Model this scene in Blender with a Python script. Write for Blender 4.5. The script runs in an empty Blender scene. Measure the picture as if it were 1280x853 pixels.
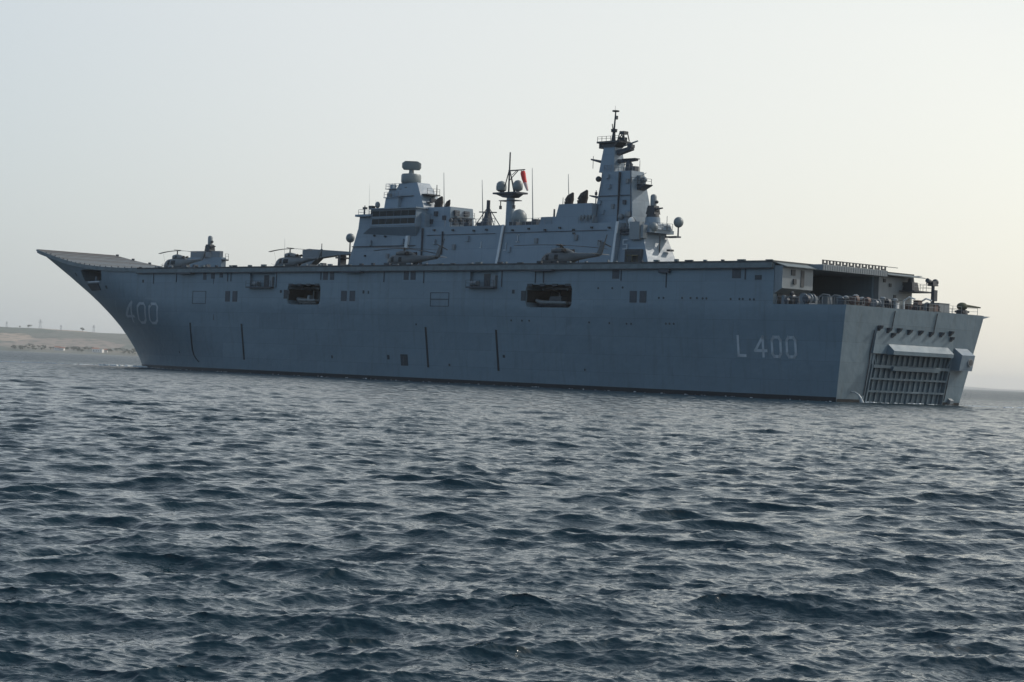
import bpy, bmesh, math, random
import numpy as np
from mathutils import Vector, Matrix
R = math.radians
random.seed(7)
scene = bpy.context.scene
COL = scene.collection

# ---------------------------------------------------------------- camera
CAM_H = 2.494
PITCH, ROLL = 0.01369, 0.04099
cam_d = bpy.data.cameras.new("camera")
cam = bpy.data.objects.new("camera", cam_d)
COL.objects.link(cam)
cam_d.sensor_width = 36.0
cam_d.lens = 2653.3 / 1280 * 36.0
cam_d.clip_start, cam_d.clip_end = 0.5, 60000
cam.matrix_world = (Matrix.Translation((0, 0, CAM_H)) @ Matrix.Rotation(R(90) + PITCH, 4, 'X')
                    @ Matrix.Rotation(ROLL, 4, 'Z'))
scene.camera = cam

# ---------------------------------------------------------------- light
SUN_EL, SUN_AZ = R(38), R(22)            # azimuth counted from +x (right) towards +y (away)
VEIL = [(0.10, (0.35, 0.57, 0.81)), (0.35, (0.55, 0.73, 0.92)), (0.56, (0.80, 0.87, 0.90)), (0.66, (1.09, 1.09, 1.04)), (0.76, (1.28, 1.24, 1.10))]
ZEN = [(0.0, (1, 1, 1)), (0.16, (0.97, 0.985, 1)), (0.32, (0.80, 0.88, 0.96)), (0.60, (0.42, 0.52, 0.65)), (1.0, (0.16, 0.25, 0.37))]
world = bpy.data.worlds.new("World")
scene.world = world
world.use_nodes = True
wn = world.node_tree
wn.nodes.clear()
sky = wn.nodes.new('ShaderNodeTexSky')
sky.sky_type = 'NISHITA'
sky.sun_disc = False
sky.sun_elevation = SUN_EL
sky.sun_rotation = R(90) - SUN_AZ
sky.air_density = 1.0
sky.dust_density = 2.5
sky.ozone_density = 1.0
bg = wn.nodes.new('ShaderNodeBackground')
bg.inputs[1].default_value = 0.10
wo = wn.nodes.new('ShaderNodeOutputWorld')
# the day is milky: most of the sky is a thin bright veil over the clear-sky gradient
veil = wn.nodes.new('ShaderNodeMix'); veil.data_type = 'RGBA'
veil.inputs['Factor'].default_value = 0.60
# the veil is brightest round the sun, bluer and dimmer opposite it and overhead
wtc = wn.nodes.new('ShaderNodeTexCoord')
vd = wn.nodes.new('ShaderNodeVectorMath'); vd.operation = 'DOT_PRODUCT'
vd.inputs[1].default_value = (math.cos(SUN_EL) * math.cos(SUN_AZ), math.cos(SUN_EL) * math.sin(SUN_AZ), math.sin(SUN_EL))
wn.links.new(wtc.outputs['Generated'], vd.inputs[0])
vr = wn.nodes.new('ShaderNodeValToRGB')
vmap = wn.nodes.new('ShaderNodeMapRange')
vmap.inputs['From Min'].default_value = -1; vmap.inputs['From Max'].default_value = 1
wn.links.new(vd.outputs['Value'], vmap.inputs['Value'])
wn.links.new(vmap.outputs[0], vr.inputs['Fac'])
while len(vr.color_ramp.elements) < 5: vr.color_ramp.elements.new(0.5)
for e, (p_, c_) in zip(vr.color_ramp.elements, VEIL): e.position = p_; e.color = (*c_, 1)
vx = wn.nodes.new('ShaderNodeSeparateXYZ'); wn.links.new(wtc.outputs['Generated'], vx.inputs[0])
vz = wn.nodes.new('ShaderNodeValToRGB')
while len(vz.color_ramp.elements) < 5: vz.color_ramp.elements.new(0.5)
for e, (p_, c_) in zip(vz.color_ramp.elements, ZEN): e.position = p_; e.color = (*c_, 1)
wn.links.new(vx.outputs['Z'], vz.inputs['Fac'])
vm_ = wn.nodes.new('ShaderNodeVectorMath'); vm_.operation = 'MULTIPLY'
wn.links.new(vr.outputs['Color'], vm_.inputs[0]); wn.links.new(vz.outputs['Color'], vm_.inputs[1])
vs_ = wn.nodes.new('ShaderNodeVectorMath'); vs_.operation = 'SCALE'
vs_.inputs['Scale'].default_value = 10.0
wn.links.new(vm_.outputs[0], vs_.inputs[0])
wn.links.new(vs_.outputs[0], veil.inputs['B'])
wn.links.new(sky.outputs[0], veil.inputs['A'])
wn.links.new(veil.outputs['Result'], bg.inputs[0])
wn.links.new(bg.outputs[0], wo.inputs[0])

sun_d = bpy.data.lights.new("sun", 'SUN')
sun_d.energy = 2.5
sun_d.angle = R(0.5)
sun_d.color = (1.0, 0.93, 0.83)
sun = bpy.data.objects.new("sun", sun_d)
COL.objects.link(sun)
sdir = Vector((math.cos(SUN_EL) * math.cos(SUN_AZ), math.cos(SUN_EL) * math.sin(SUN_AZ), math.sin(SUN_EL)))
sun.rotation_euler = sdir.to_track_quat('Z', 'Y').to_euler()
sun.location = (300, 100, 300)

vs = scene.view_settings
vs.view_transform = 'Standard'
vs.look = 'None'
vs.exposure = 0.0
vs.gamma = 1.0
vs.use_curve_mapping = False

# ---------------------------------------------------------------- helpers
def tag(o, label=None, cat=None, group=None, kind=None):
    if label: o['label'] = label
    if cat: o['category'] = cat
    if group: o['group'] = group
    if kind: o['kind'] = kind
    return o

def mat(name, col, rough=0.5, metal=0.0, vary=0.0, scale=1.0, spec=0.5, streak=0.0, seams=None, bump=0.0, ior=None):
    m = bpy.data.materials.new(name)
    m.use_nodes = True
    nt = m.node_tree
    b = nt.nodes['Principled BSDF']
    b.inputs['Base Color'].default_value = (*col, 1)
    b.inputs['Roughness'].default_value = rough
    b.inputs['Metallic'].default_value = metal
    b.inputs['Specular IOR Level'].default_value = spec
    if ior: b.inputs['IOR'].default_value = ior
    tc = nt.nodes.new('ShaderNodeTexCoord')
    colsock = None
    if vary > 0:
        n = nt.nodes.new('ShaderNodeTexNoise')
        n.inputs['Scale'].default_value = scale
        n.inputs['Detail'].default_value = 6
        n.inputs['Roughness'].default_value = 0.6
        nt.links.new(tc.outputs['Object'], n.inputs['Vector'])
        mx = nt.nodes.new('ShaderNodeMix'); mx.data_type = 'RGBA'
        mx.inputs['A'].default_value = (*[c * (1 - vary) for c in col], 1)
        mx.inputs['B'].default_value = (*[min(1, c * (1 + vary)) for c in col], 1)
        mr = nt.nodes.new('ShaderNodeMapRange')
        mr.inputs['From Min'].default_value = 0.3; mr.inputs['From Max'].default_value = 0.7
        nt.links.new(n.outputs['Fac'], mr.inputs['Value'])
        nt.links.new(mr.outputs[0], mx.inputs['Factor'])
        colsock = mx.outputs['Result']
    if streak > 0:
        mp = nt.nodes.new('ShaderNodeMapping')
        mp.inputs['Scale'].default_value = (0.9, 0.9, 0.07)
        nt.links.new(tc.outputs['Object'], mp.inputs['Vector'])
        n = nt.nodes.new('ShaderNodeTexNoise')
        n.inputs['Scale'].default_value = 1.3; n.inputs['Detail'].default_value = 5
        nt.links.new(mp.outputs[0], n.inputs['Vector'])
        mr = nt.nodes.new('ShaderNodeMapRange')
        mr.inputs['From Min'].default_value = 0.52; mr.inputs['From Max'].default_value = 0.75
        mr.inputs['To Max'].default_value = streak
        nt.links.new(n.outputs['Fac'], mr.inputs['Value'])
        mx = nt.nodes.new('ShaderNodeMix'); mx.data_type = 'RGBA'
        mx.inputs['B'].default_value = (col[0] * 0.62, col[1] * 0.55, col[2] * 0.5, 1)
        if colsock: nt.links.new(colsock, mx.inputs['A'])
        else: mx.inputs['A'].default_value = (*col, 1)
        nt.links.new(mr.outputs[0], mx.inputs['Factor'])
        colsock = mx.outputs['Result']
    bs = None
    if seams:
        # welded plate seams: brick pattern over length and height
        sx = nt.nodes.new('ShaderNodeSeparateXYZ'); cx = nt.nodes.new('ShaderNodeCombineXYZ')
        ad = nt.nodes.new('ShaderNodeMath'); ad.operation = 'ADD'
        nt.links.new(tc.outputs['Object'], sx.inputs[0])
        nt.links.new(sx.outputs['X'], ad.inputs[0]); nt.links.new(sx.outputs['Y'], ad.inputs[1])
        nt.links.new(ad.outputs[0], cx.inputs['X']); nt.links.new(sx.outputs['Z'], cx.inputs['Y'])
        br = nt.nodes.new('ShaderNodeTexBrick')
        br.inputs['Scale'].default_value = 1.0
        br.inputs['Brick Width'].default_value = seams[0]
        br.inputs['Row Height'].default_value = seams[1]
        br.inputs['Mortar Size'].default_value = 0.05
        br.inputs['Mortar Smooth'].default_value = 0.6
        br.inputs['Color1'].default_value = (0.93, 0.935, 0.94, 1)
        br.inputs['Color2'].default_value = (1.05, 1.05, 1.05, 1)
        br.inputs['Mortar'].default_value = (0.80, 0.80, 0.82, 1)
        nt.links.new(cx.outputs[0], br.inputs['Vector'])
        mx = nt.nodes.new('ShaderNodeMix'); mx.data_type = 'RGBA'; mx.blend_type = 'MULTIPLY'
        mx.inputs['Factor'].default_value = 1.0
        if colsock: nt.links.new(colsock, mx.inputs['A'])
        else: mx.inputs['A'].default_value = (*col, 1)
        nt.links.new(br.outputs['Color'], mx.inputs['B'])
        colsock = mx.outputs['Result']
        # plating dents
        n2 = nt.nodes.new('ShaderNodeTexNoise'); n2.inputs['Scale'].default_value = 0.45; n2.inputs['Detail'].default_value = 2
        nt.links.new(cx.outputs[0], n2.inputs['Vector'])
        bs = nt.nodes.new('ShaderNodeBump'); bs.inputs['Strength'].default_value = 0.4; bs.inputs['Distance'].default_value = 0.25
        nt.links.new(n2.outputs['Fac'], bs.inputs['Height'])
        nt.links.new(bs.outputs[0], b.inputs['Normal'])
    if colsock: nt.links.new(colsock, b.inputs['Base Color'])
    return m

M = {}
M['hull'] = mat('hull_paint', (0.146, 0.205, 0.246), 0.45, vary=0.06, scale=0.12, streak=0.35, seams=(11.0, 2.7))
M['isl'] = mat('island_paint', (0.180, 0.240, 0.295), 0.45, vary=0.06, scale=0.2, streak=0.15, seams=(7.0, 2.6))
M['gear'] = mat('gear_paint', (0.16, 0.185, 0.205), 0.5, vary=0.10, scale=1.2)
M['pale'] = mat('pale_paint', (0.19, 0.22, 0.24), 0.5, vary=0.08, scale=0.8, streak=0.2)
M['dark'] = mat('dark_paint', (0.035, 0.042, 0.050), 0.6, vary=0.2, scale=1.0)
M['deck'] = mat('deck_nonskid', (0.075, 0.082, 0.085), 0.85, vary=0.25, scale=0.5)
M['ramp'] = mat('ramp_nonskid', (0.078, 0.071, 0.066), 0.85, vary=0.25, scale=0.35)
M['edge'] = mat('deck_edge_paint', (0.125, 0.155, 0.165), 0.6, vary=0.25, scale=0.8)
M['boot'] = mat('boot_topping', (0.012, 0.014, 0.018), 0.4, vary=0.3, scale=0.6)
M['num'] = mat('pale_letter_paint', (0.42, 0.46, 0.49), 0.5, vary=0.1, scale=1.0)
M['vent'] = mat('louvre_dark', (0.042, 0.052, 0.066), 0.6, vary=0.2, scale=2)
M['worn'] = mat('worn_letter_paint', (0.20, 0.255, 0.295), 0.5, vary=0.25, scale=1.0)
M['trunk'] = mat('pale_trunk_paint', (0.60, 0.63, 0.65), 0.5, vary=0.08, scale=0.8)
M['glass'] = mat('bridge_glass', (0.010, 0.014, 0.017), 0.15, spec=0.12)
M['funnel'] = mat('funnel_black', (0.022, 0.018, 0.017), 0.7, vary=0.2, scale=1.5)
M['dome'] = mat('radome_paint', (0.17, 0.20, 0.21), 0.45, vary=0.06, scale=0.7)
M['white'] = mat('white_paint', (0.72, 0.72, 0.70), 0.45, vary=0.05, scale=1)
M['red'] = mat('windsock_red', (0.62, 0.03, 0.03), 0.7, vary=0.15, scale=2)
M['heli'] = mat('helicopter_dark_grey', (0.075, 0.085, 0.092), 0.5, vary=0.12, scale=0.8)
M['heli2'] = mat('helicopter_mid_grey', (0.14, 0.155, 0.165), 0.5, vary=0.12, scale=0.8)
M['rotor'] = mat('rotor_blade', (0.05, 0.05, 0.05), 0.45, vary=0.1, scale=1)
M['canvas'] = mat('olive_canvas', (0.075, 0.080, 0.05), 0.85, vary=0.2, scale=1.5)
M['olive'] = mat('tractor_yellow', (0.24, 0.20, 0.06), 0.6, vary=0.15, scale=1.5)
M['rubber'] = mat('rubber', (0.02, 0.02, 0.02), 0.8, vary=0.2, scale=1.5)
M['rust'] = mat('red_lead', (0.10, 0.062, 0.055), 0.7, vary=0.2, scale=1.5)
M['orange'] = mat('orange_tube', (0.30, 0.10, 0.04), 0.6, vary=0.1, scale=1.5)
M['rib'] = mat('boat_grey', (0.15, 0.165, 0.17), 0.6, vary=0.15, scale=1.5)

class MB:
    """collects shapes in ship coordinates (u forward, v starboard, w up); build() links ONE mesh object"""
    def __init__(s): s.v, s.f, s.sm = [], [], []
    def add(s, vs_, fs_, smooth=False):
        o = len(s.v); s.v += [tuple(map(float, p)) for p in vs_]
        for f in fs_: s.f.append([i + o for i in f]); s.sm.append(smooth)
        return s
    def hexa(s, p):
        return s.add(p, [(0,1,2,3),(4,5,6,7),(0,1,5,4),(1,2,6,5),(2,3,7,6),(3,0,4,7)])
    def box(s, u0, u1, v0, v1, w0, w1, iu0=0, iu1=0, iv0=0, iv1=0):
        """iu/iv: inset of the top face at each side"""
        return s.hexa([(u0,v0,w0),(u1,v0,w0),(u1,v1,w0),(u0,v1,w0),
                       (u0+iu0,v0+iv0,w1),(u1-iu1,v0+iv0,w1),(u1-iu1,v1-iv1,w1),(u0+iu0,v1-iv1,w1)])
    def prism(s, poly, fn0, fn1):
        """poly: 2-D points; fn0/fn1 map a 2-D point to the two end faces"""
        n = len(poly)
        return s.add([fn0(*p) for p in poly] + [fn1(*p) for p in poly],
                     [list(range(n)), list(range(n, 2*n))] + [(i, (i+1) % n, n+(i+1) % n, n+i) for i in range(n)])
    def pr_v(s, poly_uw, v0, v1): return s.prism(poly_uw, lambda a, b: (a, v0, b), lambda a, b: (a, v1, b))
    def pr_u(s, poly_vw, u0, u1): return s.prism(poly_vw, lambda a, b: (u0, a, b), lambda a, b: (u1, a, b))
    def pr_w(s, poly_uv, w0, w1): return s.prism(poly_uv, lambda a, b: (a, b, w0), lambda a, b: (a, b, w1))
    def cyl(s, p0, p1, r0, r1=None, n=14, smooth=True):
        r1 = r0 if r1 is None else r1
        a, b = Vector(p0), Vector(p1); d = (b - a).normalized()
        x = d.orthogonal().normalized(); y = d.cross(x)
        ring = [x * math.cos(2*math.pi*i/n) + y * math.sin(2*math.pi*i/n) for i in range(n)]
        o = len(s.v)
        s.v += [tuple(a + q * r0) for q in ring] + [tuple(b + q * r1) for q in ring]
        for i in range(n):
            s.f.append([o+i, o+(i+1) % n, o+n+(i+1) % n, o+n+i]); s.sm.append(smooth)
        s.f.append([o+i for i in range(n)]); s.sm.append(False)
        s.f.append([o+n+i for i in range(n)]); s.sm.append(False)
        return s
    def tube(s, pts, r, n=6):
        for a, b in zip(pts[:-1], pts[1:]): s.cyl(a, b, r, r, n)
        return s
    def lathe(s, c, prof, n=18):
        """prof: (radius, height) pairs, axis w"""
        o = len(s.v); k = len(prof)
        for r, h in prof:
            for i in range(n):
                t = 2*math.pi*i/n
                s.v.append((c[0] + max(r, .002)*math.cos(t), c[1] + max(r, .002)*math.sin(t), c[2] + h))
        for j in range(k-1):
            for i in range(n):
                s.f.append([o+j*n+i, o+j*n+(i+1) % n, o+(j+1)*n+(i+1) % n, o+(j+1)*n+i]); s.sm.append(True)
        s.f.append([o+i for i in range(n)]); s.sm.append(False)
        s.f.append([o+(k-1)*n+i for i in range(n)]); s.sm.append(False)
        return s
    def ball(s, c, r, squash=1.0, n=18):
        return s.lathe(c, [(r*math.sin(math.pi*i/10), -r*squash*math.cos(math.pi*i/10)) for i in range(11)], n)
    def rail(s, pts, h=1.1, r=0.03, step=1.8):
        """guard rail: stanchions, two wires"""
        for k in (0.55, 1.0):
            s.tube([(p[0], p[1], p[2] + h*k) for p in pts], r*0.8, 4)
        for a, b in zip(pts[:-1], pts[1:]):
            a, b = Vector(a), Vector(b); m = max(1, int((b-a).length / step))
            for i in range(m+1):
                p = a.lerp(b, i/m); s.cyl(p, p + Vector((0, 0, h)), r, r, 4)
        return s
    def mesh(s, name):
        me = bpy.data.meshes.new(name)
        me.from_pydata([(p[0], -p[1], p[2]) for p in s.v], [], s.f)
        me.polygons.foreach_set('use_smooth', s.sm)
        bm = bmesh.new(); bm.from_mesh(me)
        bmesh.ops.recalc_face_normals(bm, faces=bm.faces[:])
        bm.to_mesh(me); bm.free()
        return me
    def build(s, name, m, parent=None):
        me = s.mesh(name); me.materials.append(m)
        try: me.set_sharp_from_angle(angle=R(50))
        except Exception: pass
        o = bpy.data.objects.new(name, me); COL.objects.link(o)
        if parent is not None: o.parent = parent
        return o

def empty(name, loc=(0, 0, 0), rz=0.0, s=1.0):
    o = bpy.data.objects.new(name, None); COL.objects.link(o)
    o.location = loc; o.rotation_euler = (0, 0, rz); o.scale = (s, s, s)
    o.empty_display_size = 0.5
    return o

def copy_tree(o, parent=None):
    c = o.copy(); COL.objects.link(c); c.parent = parent
    for ch in list(o.children): copy_tree(ch, c)
    return c

# ---------------------------------------------------------------- haze: a box of air round the scene
hz = MB().box(-16000, 16000, -15800, 300, -1.0, 90.0)
haze = hz.build('haze', bpy.data.materials.new('haze'))
hm = haze.data.materials[0]; hm.use_nodes = True
hn = hm.node_tree; hn.nodes.clear()
ho = hn.nodes.new('ShaderNodeOutputMaterial'); hv = hn.nodes.new('ShaderNodeVolumePrincipled')
hv.inputs['Color'].default_value = (0.93, 0.95, 0.97, 1)
hv.inputs['Density'].default_value = 0.00007
hv.inputs['Anisotropy'].default_value = 0.25
hn.links.new(hv.outputs[0], ho.inputs['Volume'])
tag(haze, 'pale sea haze over the whole bay', 'haze', kind='stuff')

# ---------------------------------------------------------------- sea
def ocean_tile(n, L, lmin, lmax, rms, wind, seed, spread=2.0, chop=0.8):
    """random-phase wave field on an n x n tile of L metres, wavelengths lmin..lmax; returns height and horizontal shift"""
    rg = np.random.default_rng(seed)
    k1 = np.fft.fftfreq(n, L / n) * 2*np.pi
    kx, ky = np.meshgrid(k1, k1, indexing='ij')
    k = np.hypot(kx, ky); k[0, 0] = 1e9
    lam = 2*np.pi / k
    cosw = (kx*math.cos(wind) + ky*math.sin(wind)) / k
    amp = k**-1.6 * np.abs(cosw)**(spread/2)
    amp *= np.where(cosw < 0, 0.35, 1.0)
    amp *= 1/(1+(lmin/lam)**8) / (1+(lam/lmax)**8)
    h = amp * (rg.normal(size=(n, n)) + 1j*rg.normal(size=(n, n)))
    H = np.fft.ifft2(h).real
    s = rms / H.std()
    # horizontal (choppy) displacement
    DX = np.fft.ifft2(1j*kx/k*h); DY = np.fft.ifft2(1j*ky/k*h)
    return H*s, DX.real*s*chop, DY.real*s*chop

def sample(T, L, x, y, rot):
    n = T[0].shape[0]
    c, s = math.cos(rot), math.sin(rot)
    X = (x*c + y*s)/L*n; Y = (-x*s + y*c)/L*n
    i, j = np.floor(X).astype(int), np.floor(Y).astype(int)
    fx, fy = X - i, Y - j
    i0, j0 = i % n, j % n; i1, j1 = (i+1) % n, (j+1) % n
    out = [t[i0, j0]*(1-fx)*(1-fy) + t[i1, j0]*fx*(1-fy) + t[i0, j1]*(1-fx)*fy + t[i1, j1]*fx*fy for t in T]
    return out[0], out[1]*c - out[2]*s, out[1]*s + out[2]*c

WIND = R(-80)
BANDS = [  # tile size, points, shortest, longest wave, rms height, rotation, seed, directional spread
    (211.0, 512, 2.4, 7.0, 0.024, 0.0, 11, 6.0),
    (61.0, 512, 0.85, 2.8, 0.037, 0.31, 12, 4.5),
    (19.0, 512, 0.28, 1.0, 0.0155, -0.23, 13, 3.0),
    (5.7, 512, 0.07, 0.32, 0.0054, 0.55, 14, 1.0),
]
TILES = [ocean_tile(n, L, a, b, r, WIND - rot, sd, sp, 1.3) for L, n, a, b, r, rot, sd, sp in BANDS]

def sea_height(x, y, dr):
    """height and shift at arrays x, y; dr is the local mesh spacing, waves finer than it are left to the material"""
    Z = np.zeros_like(x); DX = np.zeros_like(x); DY = np.zeros_like(x)
    for T, (L, n, a, b, r, rot, sd, sp) in zip(TILES, BANDS):
        wgt = np.clip(2.2 - dr / (0.55*a), 0, 1)
        if wgt.max() <= 0: continue
        h, dx, dy = sample(T, L, x, y, rot)
        Z += h*wgt; DX += dx*wgt; DY += dy*wgt
    return Z, DX, DY

def build_sea():
    ratio = 1.0020
    rr = [9.0]
    while rr[-1] < 2600: rr.append(rr[-1]*ratio)
    while rr[-1] < 15500: rr.append(rr[-1]*1.06)
    rr = np.array(rr)
    fine = np.concatenate([np.linspace(R(-48), R(-16.5), 150)[:-1], np.linspace(R(-16.5), R(16.5), 760), np.linspace(R(16.5), R(48), 150)[1:]])
    coarse = np.linspace(R(48), R(312), 60)[1:-1]          # the rest of the circle, out of the picture
    def fan(th, rr, closed_to=None):
        A, B = np.meshgrid(rr, th, indexing='ij')
        return B, A
    TH, RR = fan(fine, rr)
    x = RR*np.sin(TH); y = RR*np.cos(TH)
    dr = RR*(ratio-1)
    dr = np.where(RR > 2600, 1e3, dr)
    Z, DX, DY = sea_height(x, y, dr)
    P = np.stack([x+DX, y+DY, Z], -1).reshape(-1, 3)
    nr, nt = RR.shape
    idx = np.arange(nr*nt).reshape(nr, nt)
    F = np.stack([idx[:-1, :-1], idx[:-1, 1:], idx[1:, 1:], idx[1:, :-1]], -1).reshape(-1, 4)[:, ::-1]
    # coarse surround
    r2 = np.array([0.6, 9.0, 40, 160, 600, 2500, 6000, 15500])
    th2 = np.concatenate([[R(48)], coarse, [R(312)]])
    A2, B2 = np.meshgrid(r2, th2, indexing='ij')
    P2 = np.stack([A2*np.sin(B2), A2*np.cos(B2), np.zeros_like(A2)-0.02], -1).reshape(-1, 3)
    i2 = np.arange(A2.size).reshape(A2.shape) + len(P)
    F2 = np.stack([i2[:-1, :-1], i2[:-1, 1:], i2[1:, 1:], i2[1:, :-1]], -1).reshape(-1, 4)[:, ::-1]
    th3 = np.linspace(R(-48), R(48), 17)
    A3, B3 = np.meshgrid(np.array([0.6, 9.0]), th3, indexing='ij')
    P3 = np.stack([A3*np.sin(B3), A3*np.cos(B3), np.zeros_like(A3)-0.02], -1).reshape(-1, 3)
    i3 = np.arange(A3.size).reshape(A3.shape) + len(P) + len(P2)
    F3 = np.stack([i3[:-1, :-1], i3[:-1, 1:], i3[1:, 1:], i3[1:, :-1]], -1).reshape(-1, 4)[:, ::-1]
    V = np.concatenate([P, P2, P3]); Fa = np.concatenate([F, F2, F3])
    me = bpy.data.meshes.new('sea')
    me.vertices.add(len(V)); me.vertices.foreach_set('co', V.astype(np.float32).ravel())
    me.loops.add(Fa.size); me.loops.foreach_set('vertex_index', Fa.astype(np.int32).ravel())
    me.polygons.add(len(Fa)); me.polygons.foreach_set('loop_start', np.arange(0, Fa.size, 4, dtype=np.int32))
    me.polygons.foreach_set('use_smooth', np.ones(len(Fa), dtype=bool))
    me.update(calc_edges=True)
    cz = np.ones(len(V), np.float32); cz[:len(P)] = 0       # 1 where the sheet is too coarse to carry wavelets
    at = me.attributes.new('coarse', 'FLOAT', 'POINT'); at.data.foreach_set('value', cz)
    o = bpy.data.objects.new('sea', me); COL.objects.link(o)
    tag(o, 'dark blue choppy sea with short wind waves', kind='structure')
    return o

sea = build_sea()
wm = bpy.data.materials.new('sea_water'); wm.use_nodes = True
nt = wm.node_tree; b = nt.nodes['Principled BSDF']
b.inputs['Base Color'].default_value = (0.006, 0.021, 0.031, 1)
b.inputs['IOR'].default_value = 1.333
b.inputs['Roughness'].default_value = 0.06
geo = nt.nodes.new('ShaderNodeNewGeometry')
# far off, where wavelets are finer than the mesh, they act as surface roughness
rl_ = nt.nodes.new('ShaderNodeVectorMath'); rl_.operation = 'LENGTH'; nt.links.new(geo.outputs['Position'], rl_.inputs[0])
rm_ = nt.nodes.new('ShaderNodeMapRange'); rm_.inputs['From Min'].default_value = 60; rm_.inputs['From Max'].default_value = 600
rm_.inputs['To Min'].default_value = 0.06; rm_.inputs['To Max'].default_value = 0.34
nt.links.new(rl_.outputs['Value'], rm_.inputs['Value']); nt.links.new(rm_.outputs[0], b.inputs['Roughness'])
prev = None
for scl, dist_, st in ((0.55, 0.95, 1.0), (1.9, 0.30, 1.0), (7.0, 0.022, 1.0), (24.0, 0.0045, 1.0)):
    mp = nt.nodes.new('ShaderNodeMapping'); mp.inputs['Scale'].default_value = (scl*0.6, scl, scl); mp.inputs['Rotation'].default_value = (0, 0, R(6))
    nt.links.new(geo.outputs['Position'], mp.inputs['Vector'])
    n = nt.nodes.new('ShaderNodeTexNoise'); n.inputs['Scale'].default_value = 1.0; n.inputs['Detail'].default_value = 2.0
    n.noise_dimensions = '2D'
    nt.links.new(mp.outputs[0], n.inputs['Vector'])
    bp = nt.nodes.new('ShaderNodeBump'); bp.inputs['Distance'].default_value = dist_
    bp.inputs['Strength'].default_value = st
    if scl < 3:
        # larger ripples take over only where the mesh no longer carries them
        ln = nt.nodes.new('ShaderNodeVectorMath'); ln.operation = 'LENGTH'
        nt.links.new(geo.outputs['Position'], ln.inputs[0])
        mr = nt.nodes.new('ShaderNodeMapRange')
        mr.inputs['From Min'].default_value = 120 if scl > 1 else 300; mr.inputs['From Max'].default_value = 420 if scl > 1 else 900
        mr.inputs['To Max'].default_value = st
        nt.links.new(ln.outputs['Value'], mr.inputs['Value'])
        ca = nt.nodes.new('ShaderNodeAttribute'); ca.attribute_name = 'coarse'
        mxa = nt.nodes.new('ShaderNodeMath'); mxa.operation = 'MAXIMUM'
        nt.links.new(mr.outputs[0], mxa.inputs[0]); nt.links.new(ca.outputs['Fac'], mxa.inputs[1])
        nt.links.new(mxa.outputs[0], bp.inputs['Strength'])
    nt.links.new(n.outputs['Fac'], bp.inputs['Height'])
    if prev: nt.links.new(prev.outputs[0], bp.inputs['Normal'])
    prev = bp
nt.links.new(prev.outputs[0], b.inputs['Normal'])
sea.data.materials.append(wm)

# ---------------------------------------------------------------- far shores
def px_dir(px): return (px - 640) / 2653.3
def terrain(name, xs, ys, hfun, m):
    X, Y = np.meshgrid(xs, ys, indexing='ij')
    Z = hfun(X, Y)
    mb = MB(); n2 = len(ys)
    mb.v = [(a, -b_, c) for a, b_, c in zip(X.ravel(), Y.ravel(), Z.ravel())]
    for i in range(len(xs)-1):
        for j in range(n2-1):
            mb.f.append([i*n2+j, (i+1)*n2+j, (i+1)*n2+j+1, i*n2+j+1]); mb.sm.append(True)
    o = mb.build(name, m); tag(o, kind='structure'); return o

def noise1(x, seed, scales):
    rg = np.random.default_rng(seed); out = 0
    for wl, a in scales:
        out = out + a*np.sin(x/wl*2*np.pi + rg.uniform(0, 6.28)) * np.sin(x/(wl*1.7)*2*np.pi + rg.uniform(0, 6.28))
    return out

def hill_h(X, Y):
    crest = 47 - (X + 965) * 0.017 + noise1(X, 3, [(420, 2.2), (150, 0.8)])
    crest = np.clip(crest, 3, 60) * np.clip((700 - X)/900, 0.0, 1)
    t = np.clip((Y - 3985) / 620.0, 0, 1)
    prof = 0.05*np.clip(t*12, 0, 1) + 0.95*(t*t*(3-2*t))**0.85
    back = np.clip((5600 - Y)/700, 0, 1)
    Z = crest*prof*back + noise1(X*0.8 + Y*1.3, 5, [(260, 1.6), (90, 0.5)])*np.clip(t*4, 0, 1)*np.clip((700-X)/900, 0, 1)
    return np.where(Y < 3990, -0.8, Z + 0.6*np.clip((Y-3985)/20, 0, 1))

hm_ = bpy.data.materials.new('hill_fields'); hm_.use_nodes = True
nt = hm_.node_tree; b = nt.nodes['Principled BSDF']; b.inputs['Roughness'].default_value = 0.95
tc = nt.nodes.new('ShaderNodeTexCoord')
mp = nt.nodes.new('ShaderNodeMapping'); mp.inputs['Scale'].default_value = (0.0075, 0.0065, 0.02); mp.inputs['Rotation'].default_value = (0, 0, 0.25)
nt.links.new(tc.outputs['Object'], mp.inputs['Vector'])
vo = nt.nodes.new('ShaderNodeTexVoronoi'); vo.inputs['Scale'].default_value = 1.0
nt.links.new(mp.outputs[0], vo.inputs['Vector'])
cr = nt.nodes.new('ShaderNodeValToRGB'); cr.color_ramp.interpolation = 'CONSTANT'
els = [(0, (0.134, 0.15, 0.125)), (0.18, (0.362, 0.293, 0.231)), (0.36, (0.168, 0.169, 0.145)), (0.5, (0.429, 0.364, 0.304)), (0.66, (0.121, 0.137, 0.112)), (0.8, (0.281, 0.234, 0.198)), (0.92, (0.188, 0.182, 0.158))]
while len(cr.color_ramp.elements) < len(els): cr.color_ramp.elements.new(0.5)
for e, (p, c) in zip(cr.color_ramp.elements, els): e.position = p; e.color = (*c, 1)
sx = nt.nodes.new('ShaderNodeSeparateColor'); nt.links.new(vo.outputs['Color'], sx.inputs[0])
nt.links.new(sx.outputs[0], cr.inputs['Fac'])
nz = nt.nodes.new('ShaderNodeTexNoise'); nz.inputs['Scale'].default_value = 0.05; nz.inputs['Detail'].default_value = 7
nt.links.new(tc.outputs['Object'], nz.inputs['Vector'])
mx = nt.nodes.new('ShaderNodeMix'); mx.data_type = 'RGBA'; mx.inputs['B'].default_value = (0.105, 0.12, 0.10, 1)
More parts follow.
